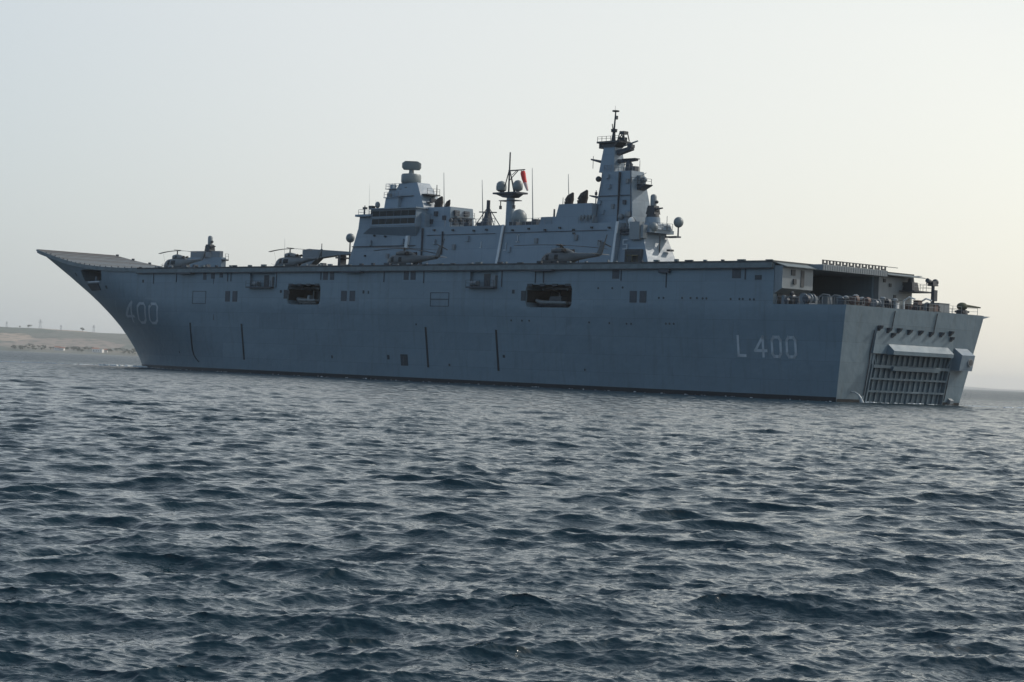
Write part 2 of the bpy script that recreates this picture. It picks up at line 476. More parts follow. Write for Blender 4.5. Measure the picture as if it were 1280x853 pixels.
mr = nt.nodes.new('ShaderNodeMapRange'); mr.inputs['From Min'].default_value = 0.5; mr.inputs['From Max'].default_value = 0.62; mr.inputs['To Max'].default_value = 0.8
nt.links.new(nz.outputs['Fac'], mr.inputs['Value']); # scrub and orchards thicken on the low ground along the shore
hz_ = nt.nodes.new('ShaderNodeSeparateXYZ'); nt.links.new(tc.outputs['Object'], hz_.inputs[0])
hr = nt.nodes.new('ShaderNodeMapRange'); hr.inputs['From Min'].default_value = 3.0; hr.inputs['From Max'].default_value = 13.0; hr.inputs['To Min'].default_value = 0.8; hr.inputs['To Max'].default_value = 0.0
nt.links.new(hz_.outputs['Z'], hr.inputs['Value'])
mxm = nt.nodes.new('ShaderNodeMath'); mxm.operation = 'MAXIMUM'
nt.links.new(mr.outputs[0], mxm.inputs[0]); nt.links.new(hr.outputs[0], mxm.inputs[1])
nt.links.new(mxm.outputs[0], mx.inputs['Factor'])
nt.links.new(cr.outputs['Color'], mx.inputs['A']); nt.links.new(mx.outputs['Result'], b.inputs['Base Color'])

terrain('hills', np.linspace(-2600, 700, 180), np.concatenate([np.linspace(3960, 4700, 48), np.linspace(4760, 5600, 12)]), hill_h, hm_)
M['farland'] = mat('distant_land', (0.30, 0.30, 0.27), 0.95, vary=0.3, scale=0.004)
def far_h(X, Y):
    c = np.clip(17 + noise1(X, 9, [(1700, 7), (600, 2.5)]) - (X-2200)*0.006, 4, 80) * np.clip((X-300)/1200, 0, 1)
    return c*np.clip((Y-12000)/500, 0, 1) - 0.5
terrain('distant_hills', np.linspace(300, 7000, 90), np.linspace(11990, 13600, 12), far_h, M['farland'])

def on_hill(px, Y):
    x = px_dir(px)*Y
    return x, Y, float(hill_h(np.array([x]), np.array([float(Y)]))[0])

M['plaster'] = mat('white_plaster', (0.72, 0.70, 0.66), 0.8, vary=0.06, scale=0.3)
M['tile'] = mat('roof_tile', (0.30, 0.12, 0.07), 0.8, vary=0.15, scale=0.5)
M['pylon'] = mat('galvanised_steel', (0.36, 0.37, 0.38), 0.5, metal=0.3, vary=0.1, scale=0.5)
M['leaf'] = mat('far_foliage', (0.075, 0.09, 0.055), 0.9, vary=0.35, scale=0.4)
M['bark'] = mat('far_bark', (0.08, 0.06, 0.045), 0.9, vary=0.2, scale=0.6)

def house(px, Y, L, W, H, label, flat=False):
    x, y, z = on_hill(px, Y)
    r = empty('shore_house', (x, y, z-0.4), R(random.uniform(-15, 15)))
    tag(r, label, 'house', 'white houses along the far shore')
    w = MB().box(-L/2, L/2, -W/2, W/2, 0, H).build('wall', M['plaster'], r)
    if flat: MB().box(-L/2-.3, L/2+.3, -W/2-.3, W/2+.3, H, H+0.5).build('roof', M['plaster'], r)
    else: MB().pr_u([(-W/2-.5, H), (W/2+.5, H), (0, H+2.4)], -L/2-.4, L/2+.4).build('roof', M['tile'], r)
    for k in range(3):
        u = (-0.3 + 0.3*k)*L
        MB().box(u-.6, u+.6, W/2+.003, W/2+.05, H*.4, H*.75).build('window', M['glass'], r)
house(73, 4040, 11, 8, 5.5, 'small white house nearer the left end of the shore, left of a close pair')
house(78.5, 4036, 9, 7, 4.5, 'lower white house just right of its twin on the left shore')
house(120.5, 4038, 12, 8, 6.5, 'white house with gabled roof, leftmost of the row close to the bow')
house(125.5, 4034, 14, 9, 6.0, 'long flat roofed white house in the middle of the row close to the bow', True)
house(133, 4050, 8, 7, 5.0, 'small pale house at the right end of the row close to the bow')

def pylon(px, Y, h, label):
    x, y, z = on_hill(px, Y)
    r = empty('transmission_tower', (x, y, z-0.3)); tag(r, label, 'pylon', 'transmission towers on the ridge')
    m = MB(); w = h*0.13
    cs = [(-w, -w), (w, -w), (w, w), (-w, w)]
    for c in cs: m.cyl((c[0], c[1], 0), (c[0]*.15, c[1]*.15, h), 0.17, 0.10, 5)
    for k in range(6):
        f0, f1 = 1-.85*k/6, 1-.85*(k+1)/6
        for i in range(4):
            a, b_ = cs[i], cs[(i+1) % 4]
            m.cyl((a[0]*f0, a[1]*f0, h*k/6), (b_[0]*f1, b_[1]*f1, h*(k+1)/6), 0.07, 0.07, 4)
            m.cyl((b_[0]*f0, b_[1]*f0, h*k/6), (a[0]*f1, a[1]*f1, h*(k+1)/6), 0.07, 0.07, 4)
    m.build('lattice_body', M['pylon'], r)
    for q, s_ in ((0.66, 0.22), (0.80, 0.18), (0.93, 0.13)):
        MB().box(-h*s_, h*s_, -.22, .22, h*q-.25, h*q+.25).build('crossarm', M['pylon'], r)
pylon(8, 4560, 13, 'faint lattice pylon at the far left end of the ridge')
pylon(50, 4550, 21, 'tallest faint lattice pylon on the ridge')
pylon(76, 4570, 12, 'short faint lattice pylon midway along the ridge')
pylon(117, 4540, 17, 'faint lattice pylon on the ridge nearest to the bow')

def leaf_cloud(m, c, r, n, rg, sx=1.0, sz=1.0):
    for _ in range(n):
        d = Vector(rg.normal(size=3)).normalized() * r * rg.uniform(0.35, 1)**0.5
        p = Vector(c) + Vector((d.x*sx, d.y*sx, d.z*sz)); s = r*rg.uniform(.16, .34)
        a = Vector(rg.normal(size=3)).normalized(); t = a.orthogonal().normalized(); q = a.cross(t)
        m.add([p+t*s, p+q*s*.7, p-t*s, p-q*s*.7], [(0, 1, 2, 3)])
def tree(px, Y, h, label, group, w=1.0):
    x, y, z = on_hill(px, Y); rg = np.random.default_rng(int(px*10)+int(Y))
    r = empty('hill_tree', (x, y, z-0.2)); tag(r, label, 'tree', group)
    t = MB().cyl((0, 0, 0), (h*.03, 0, h*.55), h*.05, h*.025, 6)
    t.cyl((h*.015, 0, h*.35), (h*.2, .1*h, h*.6), h*.025, h*.012, 5); t.cyl((h*.015, 0, h*.3), (-h*.2, -.1*h, h*.58), h*.025, h*.012, 5)
    t.build('trunk', M['bark'], r)
    c = MB()
    for _ in range(5): leaf_cloud(c, (rg.normal()*h*.17*w, rg.normal()*h*.17*w, h*rg.uniform(.5, .8)), h*rg.uniform(.18, .28), 60, rg, w, .8)
    c.build('crown', M['leaf'], r)
tree(35, 4575, 9, 'dark broad tree on the ridge near the left end', 'trees on the ridge', 1.6)
tree(103, 4560, 9, 'dark tree on the ridge between the two pylons nearer the bow', 'trees on the ridge', 1.4)
tree(24.5, 4570, 5, 'small dark tree on the ridge left of the broad one', 'trees on the ridge', 1.3)
rgt = random.Random(4)
for i in range(70):
    px = rgt.choice([rgt.uniform(14, 68), rgt.uniform(82, 116), rgt.uniform(135, 170)])
    tree(px, rgt.uniform(4010, 4110), rgt.uniform(4, 8), 'dark shoreline tree in the belt along the foot of the hills', 'trees along the far shore', rgt.uniform(1.1, 2.2))

# ---------------------------------------------------------------- warship: hull
ANG = 0.810661
SX, SY = 54.1444, 295.1664
SHIP_RZ = math.pi - ANG
DK, QD = 19.05, 13.03
ship = empty('warship', (SX, SY, 0), SHIP_RZ)
tag(ship, 'grey amphibious assault ship with ski jump bow, numbered L400, lying on the sea', 'warship')
def s2w(u, v, w):
    F = (-math.cos(ANG), math.sin(ANG)); S = (math.sin(ANG), math.cos(ANG))
    return (SX + u*F[0] + v*S[0], SY + u*F[1] + v*S[1], w)

def smooth(t): t = min(1, max(0, t)); return t*t*(3-2*t)
def deck_w(u):                                 # flight deck with the ski jump at the bow
    if u <= 166: return DK
    return DK + 4.62*((u-166)/47.5)**2.0
STEM = [(-3, 184.0), (0, 186.5), (2.5, 188.3), (5, 191.0), (8, 195.0), (11, 199.8), (14, 205.0), (17, 208.8), (20, 211.2), (22, 212.5), (23.67, 213.5)]
def us(w):
    for (a, b_), (c, d) in zip(STEM[:-1], STEM[1:]):
        if w <= c: return b_ + (d-b_)*(w-a)/(c-a)
    return STEM[-1][1]
def beam(w): return 14.23 + (16-14.23)*min(1, max(-0.3, w/12.2))
def lipw(w): return 0.25 + 9.0*min(1, max(0, (w-13.5)/9.8))**1.35
def hb(u, w):
    u0 = 134 + 34*smooth(w/20.0); e = us(w)
    if u <= u0: return beam(w)
    s_ = min(1, (u-u0)/(e-u0)); n = 1.9 + 0.4*smooth(w/19)
    return lipw(w) + (beam(w)-lipw(w))*(1-s_**n)
UF = 122.0
LOW = [-2.5, -0.6, 0.0, 0.55, 2, 4, 6, 8, 10, 11.2, 12.2, QD]
def hull_solid(levels, top, u_aft, aft_rake):
    """closed solid between the given levels; top(u) replaces the last level when given"""
    us_aft = [0, .03, .08, .14, .2, .3, .4, .5, .6, .7, .8, .9, 1.0]
    ts = [i/44 for i in range(1, 45)]
    P = []
    for a in us_aft:
        col = []
        for w in levels:
            u_t = u_aft - (2.52*w/QD if aft_rake else 0)
            u = u_t + (UF-u_t)*a
            col.append((u, hb(u, w), w))
        P.append(col)
    for t in ts:
        t = 1-(1-t)**1.25
        wt = DK
        if top:
            for _ in range(30): wt = deck_w(UF + (us(wt)-UF)*t)
        col = []
        l0, l1 = levels[0], levels[-1]
        for w in levels:
            ww = w if not top else l0 + (w-l0)*(wt-l0)/(l1-l0)
            u = UF + (us(ww)-UF)*t
            col.append((u, hb(u, ww), ww))
        P.append(col)
    mb = MB(); nj, nk = len(P), len(levels)
    for sgn in (-1, 1):
        for col in P:
            for (u, h, w) in col: mb.v.append((u, sgn*h, w))
    off = nj*nk
    def q(*f): mb.f.append(list(f)); mb.sm.append(True)
    for j in range(nj-1):
        for k in range(nk-1):
            q(j*nk+k, (j+1)*nk+k, (j+1)*nk+k+1, j*nk+k+1)
            q(off+j*nk+k, off+(j+1)*nk+k, off+(j+1)*nk+k+1, off+j*nk+k+1)
        for k in (0, nk-1): q(j*nk+k, (j+1)*nk+k, off+(j+1)*nk+k, off+j*nk+k)
    for j in (0, nj-1):
        for k in range(nk-1): q(j*nk+k, j*nk+k+1, off+j*nk+k+1, off+j*nk+k)
    return mb

lower = hull_solid(LOW, False, 0.0, True)
UPL = [QD, 14, 15, 16, 17, 18, 18.6, DK-0.26]
upper = hull_solid(UPL, True, 10.1, False)
# the upper solid follows the deck, less the deck plate
hull_lo = lower.build('hull', M['hull'], ship)
hull_up = upper.build('upper_hull', M['hull'], ship)

def cut(target, cutter_mb, dark=True):
    me = cutter_mb.mesh('cut'); me.materials.append(M['hull'])
    c = bpy.data.objects.new('cut', me); COL.objects.link(c); c.parent = ship
    md = target.modifiers.new('opening', 'BOOLEAN'); md.operation = 'DIFFERENCE'; md.object = c; md.solver = 'EXACT'
    bpy.context.view_layer.update()
    dg = bpy.context.evaluated_depsgraph_get()
    new = bpy.data.meshes.new_from_object(target.evaluated_get(dg))
    target.modifiers.clear(); target.data = new
    new.set_sharp_from_angle(angle=R(28))
    bpy.data.objects.remove(c)

def rrect(a0, a1, b0, b1, r, n=4):
    out = []
    for cx, cy, t0 in ((a1-r, b1-r, 0), (a0+r, b1-r, 90), (a0+r, b0+r, 180), (a1-r, b0+r, 270)):
        for i in range(n+1):
            t = R(t0 + 90*i/n); out.append((cx + r*math.cos(t), cy + r*math.sin(t)))
    return out
BAY1 = (109.9, 119.1, 12.35, 15.85); BAY2 = (49.1, 59.1, 12.25, 15.75)
cb = MB()
for a in (BAY1, BAY2): cb.pr_v(rrect(*a, 0.8), -18, -10.5)
cut(hull_up, cb); cut(hull_lo, cb)
cb2 = MB()
cb2.box(180.0, 190.6, -19, -8.0, 16.75, 19.0-0.05)      # mooring deck opening in the bow
cb2.box(65.6, 72.0, -18, -15.5, 15.3, 17.8)             # two embarkation recesses
cb2.box(123.0, 130.2, -18, -15.5, 15.3, 17.8)
cb2.box(8, 26, -8.6, 6.2, 13.0, 18.15)                  # aft elevator opening
cut(hull_up, cb2)
# stern gate recess, follows the raked transom
def trp(v, w, out=0.0):                                  # a point on the transom plane, pushed aft by out
    return (-2.52*w/QD - out, v, w)
st = MB()
st.hexa([trp(-8.2, -0.4, 1), trp(10.0, -0.4, 1), trp(10.0, 6.75, 1), trp(-8.2, 6.75, 1),
         trp(-8.2, -0.4, -1.1), trp(10.0, -0.4, -1.1), trp(10.0, 6.75, -1.1), trp(-8.2, 6.75, -1.1)])
cut(hull_lo, st)
for h_ in (hull_lo, hull_up):
    if len(h_.data.materials) > 1:
        pass

# boot topping: a black band that wraps the waterline, just proud of the plating
bt = MB()
stns = [0.0, 3, 20, 40, 60, 80, 98] + [98 + (us(0.5)-98)*(i/40) for i in range(1, 41)]
for sgn in (-1, 1):
    ring = []
    for u in stns:
        for w in (-0.6, 0.62):
            uu = min(u, us(w)); ring.append((uu - (2.52*w/QD if u == 0 else 0), sgn*(hb(uu, w)+0.03), w))
    o = len(bt.v); bt.v += ring
    for i in range(len(stns)-1): bt.f.append([o+2*i, o+2*i+2, o+2*i+3, o+2*i+1]); bt.sm.append(True)
bt.add([trp(-14.2, -.5, .03), trp(-8.25, -.5, .03), trp(-8.25, .42, .03), trp(-14.2, .42, .03)], [(0, 1, 2, 3)])
bt.add([trp(10.05, -.5, .03), trp(14.2, -.5, .03), trp(14.2, .42, .03), trp(10.05, .42, .03)], [(0, 1, 2, 3)])
bt.build('boot_topping', M['boot'], ship)

# flight deck plate with overhanging edge, and ramp
def deck_pts():
    us_ = [10.0] + [10 + (166-10)*i/8 for i in range(1, 9)] + [166 + 47.6*i/20 for i in range(1, 21)]
    return us_
def deck_plate(us_list, th, out):
    mb = MB(); n = len(us_list)
    for sgn in (-1, 1):
        for u in us_list:
            w = deck_w(u); h = hb(min(u, us(w)), w) + out
            mb.v += [(u, sgn*h, w-th), (u, sgn*h, w)]
    o = 2*n
    for i in range(n-1):
        a, b_ = 2*i, 2*i+2
        mb.f += [[a, b_, b_+1, a+1], [o+a, o+b_, o+b_+1, o+a+1], [a+1, b_+1, o+b_+1, o+a+1], [a, b_, o+b_, o+a]]
    mb.f += [[0, 1, o+1, o], [2*n-2, 2*n-1, o+2*n-1, o+2*n-2]]
    mb.sm = [False]*len(mb.f)
    return mb
allu = deck_pts()
deck_plate([u for u in allu if u <= 166], 0.26, 0.22).build('flight_deck', M['deck'], ship)
deck_plate([u for u in allu if u >= 166], 0.26, 0.10).build('ski_jump', M['ramp'], ship)
MB().box(213.62, 214.2, -9.4, 9.4, 23.3, 23.62).build('ski_jump_lip', M['pale'], ship)
# catwalk netting along the deck edge: a shallow outboard strip, its shade line painted as a dark strip underneath
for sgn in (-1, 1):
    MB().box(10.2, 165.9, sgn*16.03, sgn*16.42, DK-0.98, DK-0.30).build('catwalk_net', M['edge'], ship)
MB().box(10.2, 165.9, -16.5, -16.03, DK-1.14, DK-0.99).build('catwalk_shade_strip', M['dark'], ship)
rge = random.Random(31)
for i in range(46):
    u = 12 + 152*i/45 + rge.uniform(-1.2, 1.2); h = rge.choice([.12, .18, .25, .32]); a = rge.uniform(.12, .7)
    MB().box(u-a, u+a, -16.4, -16.05, DK+.003, DK+h).build('deck_edge_light' if a < .3 else 'net_support', M[rge.choice(['vent', 'edge', 'dark', 'gear'])], ship)
for i in range(18):
    u = 168 + 2.4*i; w = deck_w(u); h = hb(min(u, us(w)), w)
    MB().cyl((u, -h-.1, w-.05), (u, -h-.1, w+rge.uniform(.1, .3)), .1, .1, 6).build('deck_edge_light', M['vent'], ship)
for i in range(9):
    uu = 212.5-5.0*i; w = deck_w(uu); h = hb(min(uu, us(w)), w)
    MB().box(uu-.3, uu+.3, h-.3, h+.05, w+.003, w+.35).build('deck_edge_light', M['vent'], ship)
# ramp edge coaming, port and starboard
for sgn in (-1, 1):
    ce = MB()
    lst = [u for u in allu if u >= 166]
    for a, b_ in zip(lst[:-1], lst[1:]):
        pts = []
        for u in (a, b_):
            w = deck_w(u); h = sgn*(hb(min(u, us(w)), w)+0.105)
            pts += [(u, h, w-0.75), (u, h, w-0.02), (u, h+sgn*.2, w-0.02), (u, h+sgn*.2, w-0.75)]
        ce.hexa([pts[0], pts[1], pts[2], pts[3], pts[4], pts[5], pts[6], pts[7]])
    ce.build('deck_coaming', M['edge'], ship)

# ---- hull side fittings on the port side
def hv(u, w, out=0.03): return -(hb(u, w) + out)
def side_patch(mb, u0, u1, w0, w1, out=0.03, th=0.08, n=1):
    for i in range(n):
        a, b_ = u0+(u1-u0)*i/n, u0+(u1-u0)*(i+1)/n
        P = [(a, hv(a, w0, out), w0), (b_, hv(b_, w0, out), w0), (b_, hv(b_, w1, out), w1), (a, hv(a, w1, out), w1)]
        Q = [(p[0], p[1]+th+out, p[2]) for p in P]
        mb.hexa(P+Q)
    return mb
def _stroke(mb, pts, wd, out=0.04):
    """a painted stroke on the port side: pts in (u, w)"""
    for (a, b_), (c, d) in zip(pts[:-1], pts[1:]):
        L = math.hypot(c-a, d-b_); n = max(1, int(L/0.7)); dx, dy = (c-a)/L*wd/2, (d-b_)/L*wd/2
        a, b_, c, d = a-dx*.9, b_-dy*.9, c+dx*.9, d+dy*.9
        for i in range(n):
            p = [(a+(c-a)*i/n, b_+(d-b_)*i/n), (a+(c-a)*(i+1)/n, b_+(d-b_)*(i+1)/n)]
            quad = [(p[0][0]-dy, p[0][1]+dx), (p[1][0]-dy, p[1][1]+dx), (p[1][0]+dy, p[1][1]-dx), (p[0][0]+dy, p[0][1]-dx)]
            mb.add([(x, hv(x, y, out), y) for x, y in quad], [(0, 1, 2, 3)])
def glyph(ch, u, w, W, H, wd, sh=0.0):
    """letter with its left edge at u (u falls to the right seen from port)"""
    X = lambda t: u - t*W
    Y = lambda t: w + t*H
    m = MB(); k = wd
    def stroke(mb, pts, wd_): _stroke(mb, [(a + sh*(w+H-b_), b_) for a, b_ in pts], wd_)
    if ch == 'L': stroke(m, [(X(0), Y(1)), (X(0), Y(0)), (X(.8), Y(0))], k)
    if ch == '4': stroke(m, [(X(.72), Y(0)), (X(.72), Y(1)), (X(0), Y(.28)), (X(1), Y(.28))], k)
    if ch == '0':
        stroke(m, [(X(.2), Y(0)), (X(.8), Y(0)), (X(1), Y(.16)), (X(1), Y(.84)), (X(.8), Y(1)), (X(.2), Y(1)), (X(0), Y(.84)), (X(0), Y(.16)), (X(.2), Y(0))], k)
    return m
for ch, u, W in (('L', 16.6, 1.55), ('4', 13.55, 2.0), ('0', 10.5, 1.5), ('0', 7.9, 1.5)):
    glyph(ch, u, 5.85, W, 2.65, 0.40).build('hull_number', M['num'], ship)
# forward number: each figure is fitted to its four corners (u, w) on the flared plating
FWD = [[(176.66, 12.71), (174.38, 12.69), (184.32, 9.01), (178.45, 8.96)], [(170.64, 12.59), (167.94, 12.59), (177.34, 8.88), (171.87, 8.86)], [(166.31, 12.28), (163.23, 12.28), (169.73, 8.71), (165.96, 8.71)], [(161.73, 12.21), (158.79, 12.22), (164.08, 8.64), (160.74, 8.65)]]
SHP = {'L': [[(0, 1), (0, 0), (.8, 0)]], '4': [[(.72, 0), (.72, 1), (0, .28), (1, .28)]],
       '0': [[(.25, 0), (.75, 0), (1, .16), (1, .84), (.75, 1), (.25, 1), (0, .84), (0, .16), (.25, 0)]]}
for ch, (tl, tr, bl, br) in zip('L400', FWD):
    m = MB()
    for pl in SHP[ch]:
        pts = []
        for x, y in pl:
            a_ = (bl[0]+(br[0]-bl[0])*x, bl[1]+(br[1]-bl[1])*x); b_ = (tl[0]+(tr[0]-tl[0])*x, tl[1]+(tr[1]-tl[1])*x)
            pts.append((a_[0]+(b_[0]-a_[0])*y, a_[1]+(b_[1]-a_[1])*y))
        _stroke(m, pts, 0.46)
    m.build('hull_number', M['worn' if ch == 'L' else 'num'], ship)

for u0, u1, w0, w1 in [(137.4, 136.0, 12.75, 14.65), (135.2, 133.8, 12.75, 14.65), (104.2, 102.7, 13.0, 14.75), (101.9, 100.5, 13.0, 14.75),
                       (109.3, 108.0, 16.6, 18.2), (107.4, 106.3, 16.6, 18.2), (88.1, 86.9, 16.55, 18.1), (86.4, 85.2, 16.55, 18.1),
                       (40.8, 39.4, 16.6, 18.0), (37.1, 35.7, 13.1, 14.8), (35.1, 33.8, 13.1, 14.8), (17.6, 16.0, 16.6, 18.0),
                       (142.0, 140.9, 16.9, 18.1), (139.4, 138.4, 17.1, 17.9), (144.5, 143.5, 16.7, 18.0)]:
    fr = side_patch(MB(), u1, u0, w0, w1, 0.05, .05).build('louvre', M['vent'], ship)
M['hatch'] = M['dark']
for u, w, a, b_ in [(12.85, 16.7, 1.2, .65), (61.9, 14.65, .55, .6), (98.3, 14.55, .45, .55), (97, 14.5, .3, .5), (121.0, 14.6, .5, .5),
                    (92.6, 3.8, .6, .75), (155.9, 3.3, .4, .4), (164, 16.5, .55, .55), (178.8, 15.45, .9, .6), (195.5, 18.2, .9, .7), (85, 9.3, .3, .3), (118.8, 14.4, .6, .7), (77.5, 2.9, .4, .4), (64.6, 4.6, .5, .45), (107.5, 3.5, .4, .5), (47, 3.0, .3, .3)]:
    side_patch(MB(), u-a/2, u+a/2, w-b_/2, w+b_/2, 0.04, .05).build('scuttle', M['dark'], ship)
for u, w in [(62.4, 10.2), (60.0, 10.2), (58.4, 10.2), (45.5, 10.1), (41.3, 10.05), (37.8, 10.0), (36.9, 10.0), (30.0, 10.1), (29.3, 10.1), (28.5, 10.1),
             (31.3, 13.8), (30.4, 13.8), (26.8, 13.8), (25.2, 13.8), (24.0, 13.8), (22.9, 13.75), (22.2, 13.75), (17.7, 13.7), (16.1, 13.7), (15.5, 13.7), (14.2, 13.65), (13.5, 13.65), (40.7, 15.2), (43.6, 15.2), (38.6, 15.3)]:
    MB().cyl((u, hv(u, w, 0.05), w), (u, hv(u, w, -.3), w), 0.17, 0.17, 10).build('porthole', M['dark'], ship)
# vertical fender slots low on the side
for u, w0, w1 in [(132.8, 2.4, 8.8), (82.7, 2.4, 8.9), (66.0, 2.3, 8.7)]:
    side_patch(MB(), u-.17, u+.17, w0, w1, 0.10, .05, 1).build('fender_strip', M['boot'], ship)
fs = MB(); fpts = [(148.7, 8.8), (149.1, 6.4), (149.9, 3.9), (149.8, 2.9), (149.2, 2.2), (148.3, 1.6)]
for (a, b_), (c, d) in zip(fpts[:-1], fpts[1:]):
    fs.hexa([(a-.17, hv(a, b_, .1), b_), (a+.17, hv(a, b_, .1), b_), (c+.17, hv(c, d, .1), d), (c-.17, hv(c, d, .1), d), (a-.17, hv(a, b_, -.05), b_), (a+.17, hv(a, b_, -.05), b_), (c+.17, hv(c, d, -.05), d), (c-.17, hv(c, d, -.05), d)])
fs.build('fender_strip', M['boot'], ship)
# side ports and hatches with outlines
def outline(u0, u1, w0, w1, name='side_hatch'):
    m = MB(); t = .09
    for a in ((u0, u1, w0, w0+t), (u0, u1, w1-t, w1), (u0, u0+t, w0+t, w1-t), (u1-t, u1, w0+t, w1-t)): side_patch(m, *a, 0.06, .05)
    m.build(name, M['vent'], ship)
outline(143.4, 147.6, 12.3, 14.65); outline(76.8, 81.3, 12.25, 14.5); outline(76.9, 81.2, 13.35, 13.45)
g = side_patch(MB(), 87.7, 89.5, 2.5, 4.35, 0.03, .05); g.build('boarding_door', M['dark'], ship)
side_patch(MB(), 88.7, 89.1, 2.6, 4.0, .06, .05).build('door_post', M['vent'], ship)
# drain pipes and vertical conduits below the deck edge
for u, w0, w1 in [(141.2, 9.4, 18.0), (136.9, 16.4, 18.0), (135.9, 16.4, 18.0), (122.4, 15.3, 18.0), (93.1, 16.2, 18.0), (83.1, 16.0, 18.0), (64.6, 15.4, 18.0), (57.1, 16.0, 18.0), (55.3, 16.0, 18.0), (30.0, 15.3, 18.0), (39.0, 16.3, 18), (15.2, 16.4, 18), (153, 16.3, 18.0), (160.5, 16.0, 18.0), (109.9, 16.6, 18)]:
    side_patch(MB(), u-.07, u+.07, w0, w1, 0.10, .1).build('conduit', M['vent'], ship)
MB().box(29.2, 31.2, -16.5, -16.1, 17.4, 18.0).build('scupper_box', M['vent'], ship)
for u in (149.5, 100.5, 55.0): MB().box(u-2.2, u+2.2, -17.0, -16.1, 17.75, 18.05).build('net_bracket', M['vent'], ship)
# embarkation recess platforms with doors
for u0, u1 in ((65.6, 72.0), (123.0, 130.2)):
    pf = MB().box(u0, u1, -16.9, -16.03, 15.18, 15.42)
    pf.rail([(u0, -16.85, 15.42), (u1, -16.85, 15.42)], 1.0, .035, 1.4); pf.build('boarding_platform', M['vent'], ship)
    MB().box(u0+2.2, u0+3.6, -15.56, -15.48, 15.42, 17.5).build('door', M['dark'], ship)
    MB().cyl((u0+4.4, -16.2, 15.95), (u0+5.8, -16.2, 15.95), .42, .42, 12).build('liferaft_canister', M['gear'], ship)
    MB().box(u0+.3, u0+1.1, -16.3, -15.6, 15.43, 17.2).build('locker', M['gear'], ship)
# boat bays: hood trim, davits, near-black sheets that paint the shade inside
for u0, u1, w0, w1 in (BAY1, BAY2):
    d = MB()
    for k in range(4):
        uu = u0+.9+(u1-u0-1.8)*k/3; d.box(uu-.55, uu+.55, -16.12, -15.9, w1-.25, w1+.12)
    d.build('bay_hood', M['dark'], ship)
    dv = MB()
    for uu in (u0+2.4, u1-2.4):
        dv.tube([(uu, -11, w0), (uu, -11, w1-.9), (uu, -12.8, w1-.5), (uu, -14.6, w1-.7)], .16, 6)
    dv.box(u0+.5, u1-.5, -13.1, -12.7, w1-.62, w1-.3); dv.build('boat_davit', M['gear'], ship)
    MB().box(u0+.03, u1-.03, -10.62, -10.5, w0+.03, w1-.03).build('bay_shade_back', M['rubber'], ship)
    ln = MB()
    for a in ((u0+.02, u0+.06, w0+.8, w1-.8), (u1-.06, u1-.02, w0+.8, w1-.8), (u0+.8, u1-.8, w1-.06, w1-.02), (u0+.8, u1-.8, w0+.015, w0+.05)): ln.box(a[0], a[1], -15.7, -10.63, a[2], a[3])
    ln.build('bay_shade_sheets', M['rubber'], ship)  # near-black sides, roof and floor put the bay's shade into colour
    MB().box(u1+.03, u1+1.0, -16.06, -15.9, w0+1.0, w0+2.55).build('bay_locker_door', M['dark'], ship)
# bow mooring deck gear behind its opening
bw = MB().box(181, 188.5, -8.35, -8.15, 16.8, 18.9); bw.build('mooring_bulkhead', M['dark'], ship)
for u in (182.5, 185.0, 187.2):
    MB().cyl((u, -11.5, 16.75), (u, -11.5, 17.7), .35, .4, 10).build('bollard', M['gear'], ship)
sl = MB(); 
for i in range(6):
    a, b_ = 181+i*1.15, 181+(i+1)*1.15
    sl.hexa([(a, hv(a, 16.5, .3), 16.42), (b_, hv(b_, 16.5, .3), 16.42), (b_, hv(b_, 16.5, -.3), 16.42), (a, hv(a, 16.5, -.3), 16.42),
             (a, hv(a, 16.5, .3), 16.62), (b_, hv(b_, 16.5, .3), 16.62), (b_, hv(b_, 16.5, -.3), 16.62), (a, hv(a, 16.5, -.3), 16.62)])
sl.build('fairlead_sill', M['num'], ship)
ap = side_patch(MB(), 182.5, 190.0, 14.9, 16.2, .12, .1, 6); ap.build('anchor_pocket', M['dark'], ship)
rl = MB().rail([(196+.0, 9.8, deck_w(196)), (186, 11.2, deck_w(186)), (176, 13.4, deck_w(176)), (168, 15.4, DK)], .8, .05, 2.2); rl.build('deck_light_rail', M['gear'], ship)

# ---------------------------------------------------------------- warship: stern
def tbox(mb, v0, v1, w0, w1, o0, o1):
    """block on the raked transom between outward offsets o0, o1"""
    return mb.hexa([trp(v0, w0, o0), trp(v1, w0, o0), trp(v1, w1, o0), trp(v0, w1, o0),
                    trp(v0, w0, o1), trp(v1, w0, o1), trp(v1, w1, o1), trp(v0, w1, o1)])
def tprism(mb, prof, v0, v1):
    """prof: (out, w) profile swept across v"""
    return mb.prism(prof, lambda o, w: trp(v0, w, o), lambda o, w: trp(v1, w, o))
hood = MB(); hood.hexa([trp(-8.45, 10.1, -.1), trp(9.25, 10.1, -.1), trp(9.95, 6.8, -.1), trp(-8.7, 6.8, -.1),
                        trp(-8.45, 10.1, .08), trp(9.25, 10.1, .08), trp(9.95, 6.8, .38), trp(-8.7, 6.8, .38)])
hood.build('gate_hood', M['hull'], ship)
lg = MB(); tprism(lg, [(.3, 8.15), (1.55, 7.25), (1.55, 6.72), (.3, 6.72)], -5.6, 8.4); lg.build('gate_ledge', M['hull'], ship)
gate = MB(); tbox(gate, -8.15, 9.95, -.4, 6.7, -.80, -.70).build('stern_gate', M['hull'], ship)
gate_o = [o for o in ship.children if o.name.startswith('stern_gate')][-1]
rb = MB()
nrib = 15
for i in range(nrib):
    v = -7.6 + 17.1*i/(nrib-1)
    tbox(rb, v-.14, v+.14, -.4, 6.65, -.69, -.40)
    tbox(rb, v+.42, v+.50, -.4, 6.65, -.69, -.58)
rb.build('gate_rib', M['hull'], gate_o)
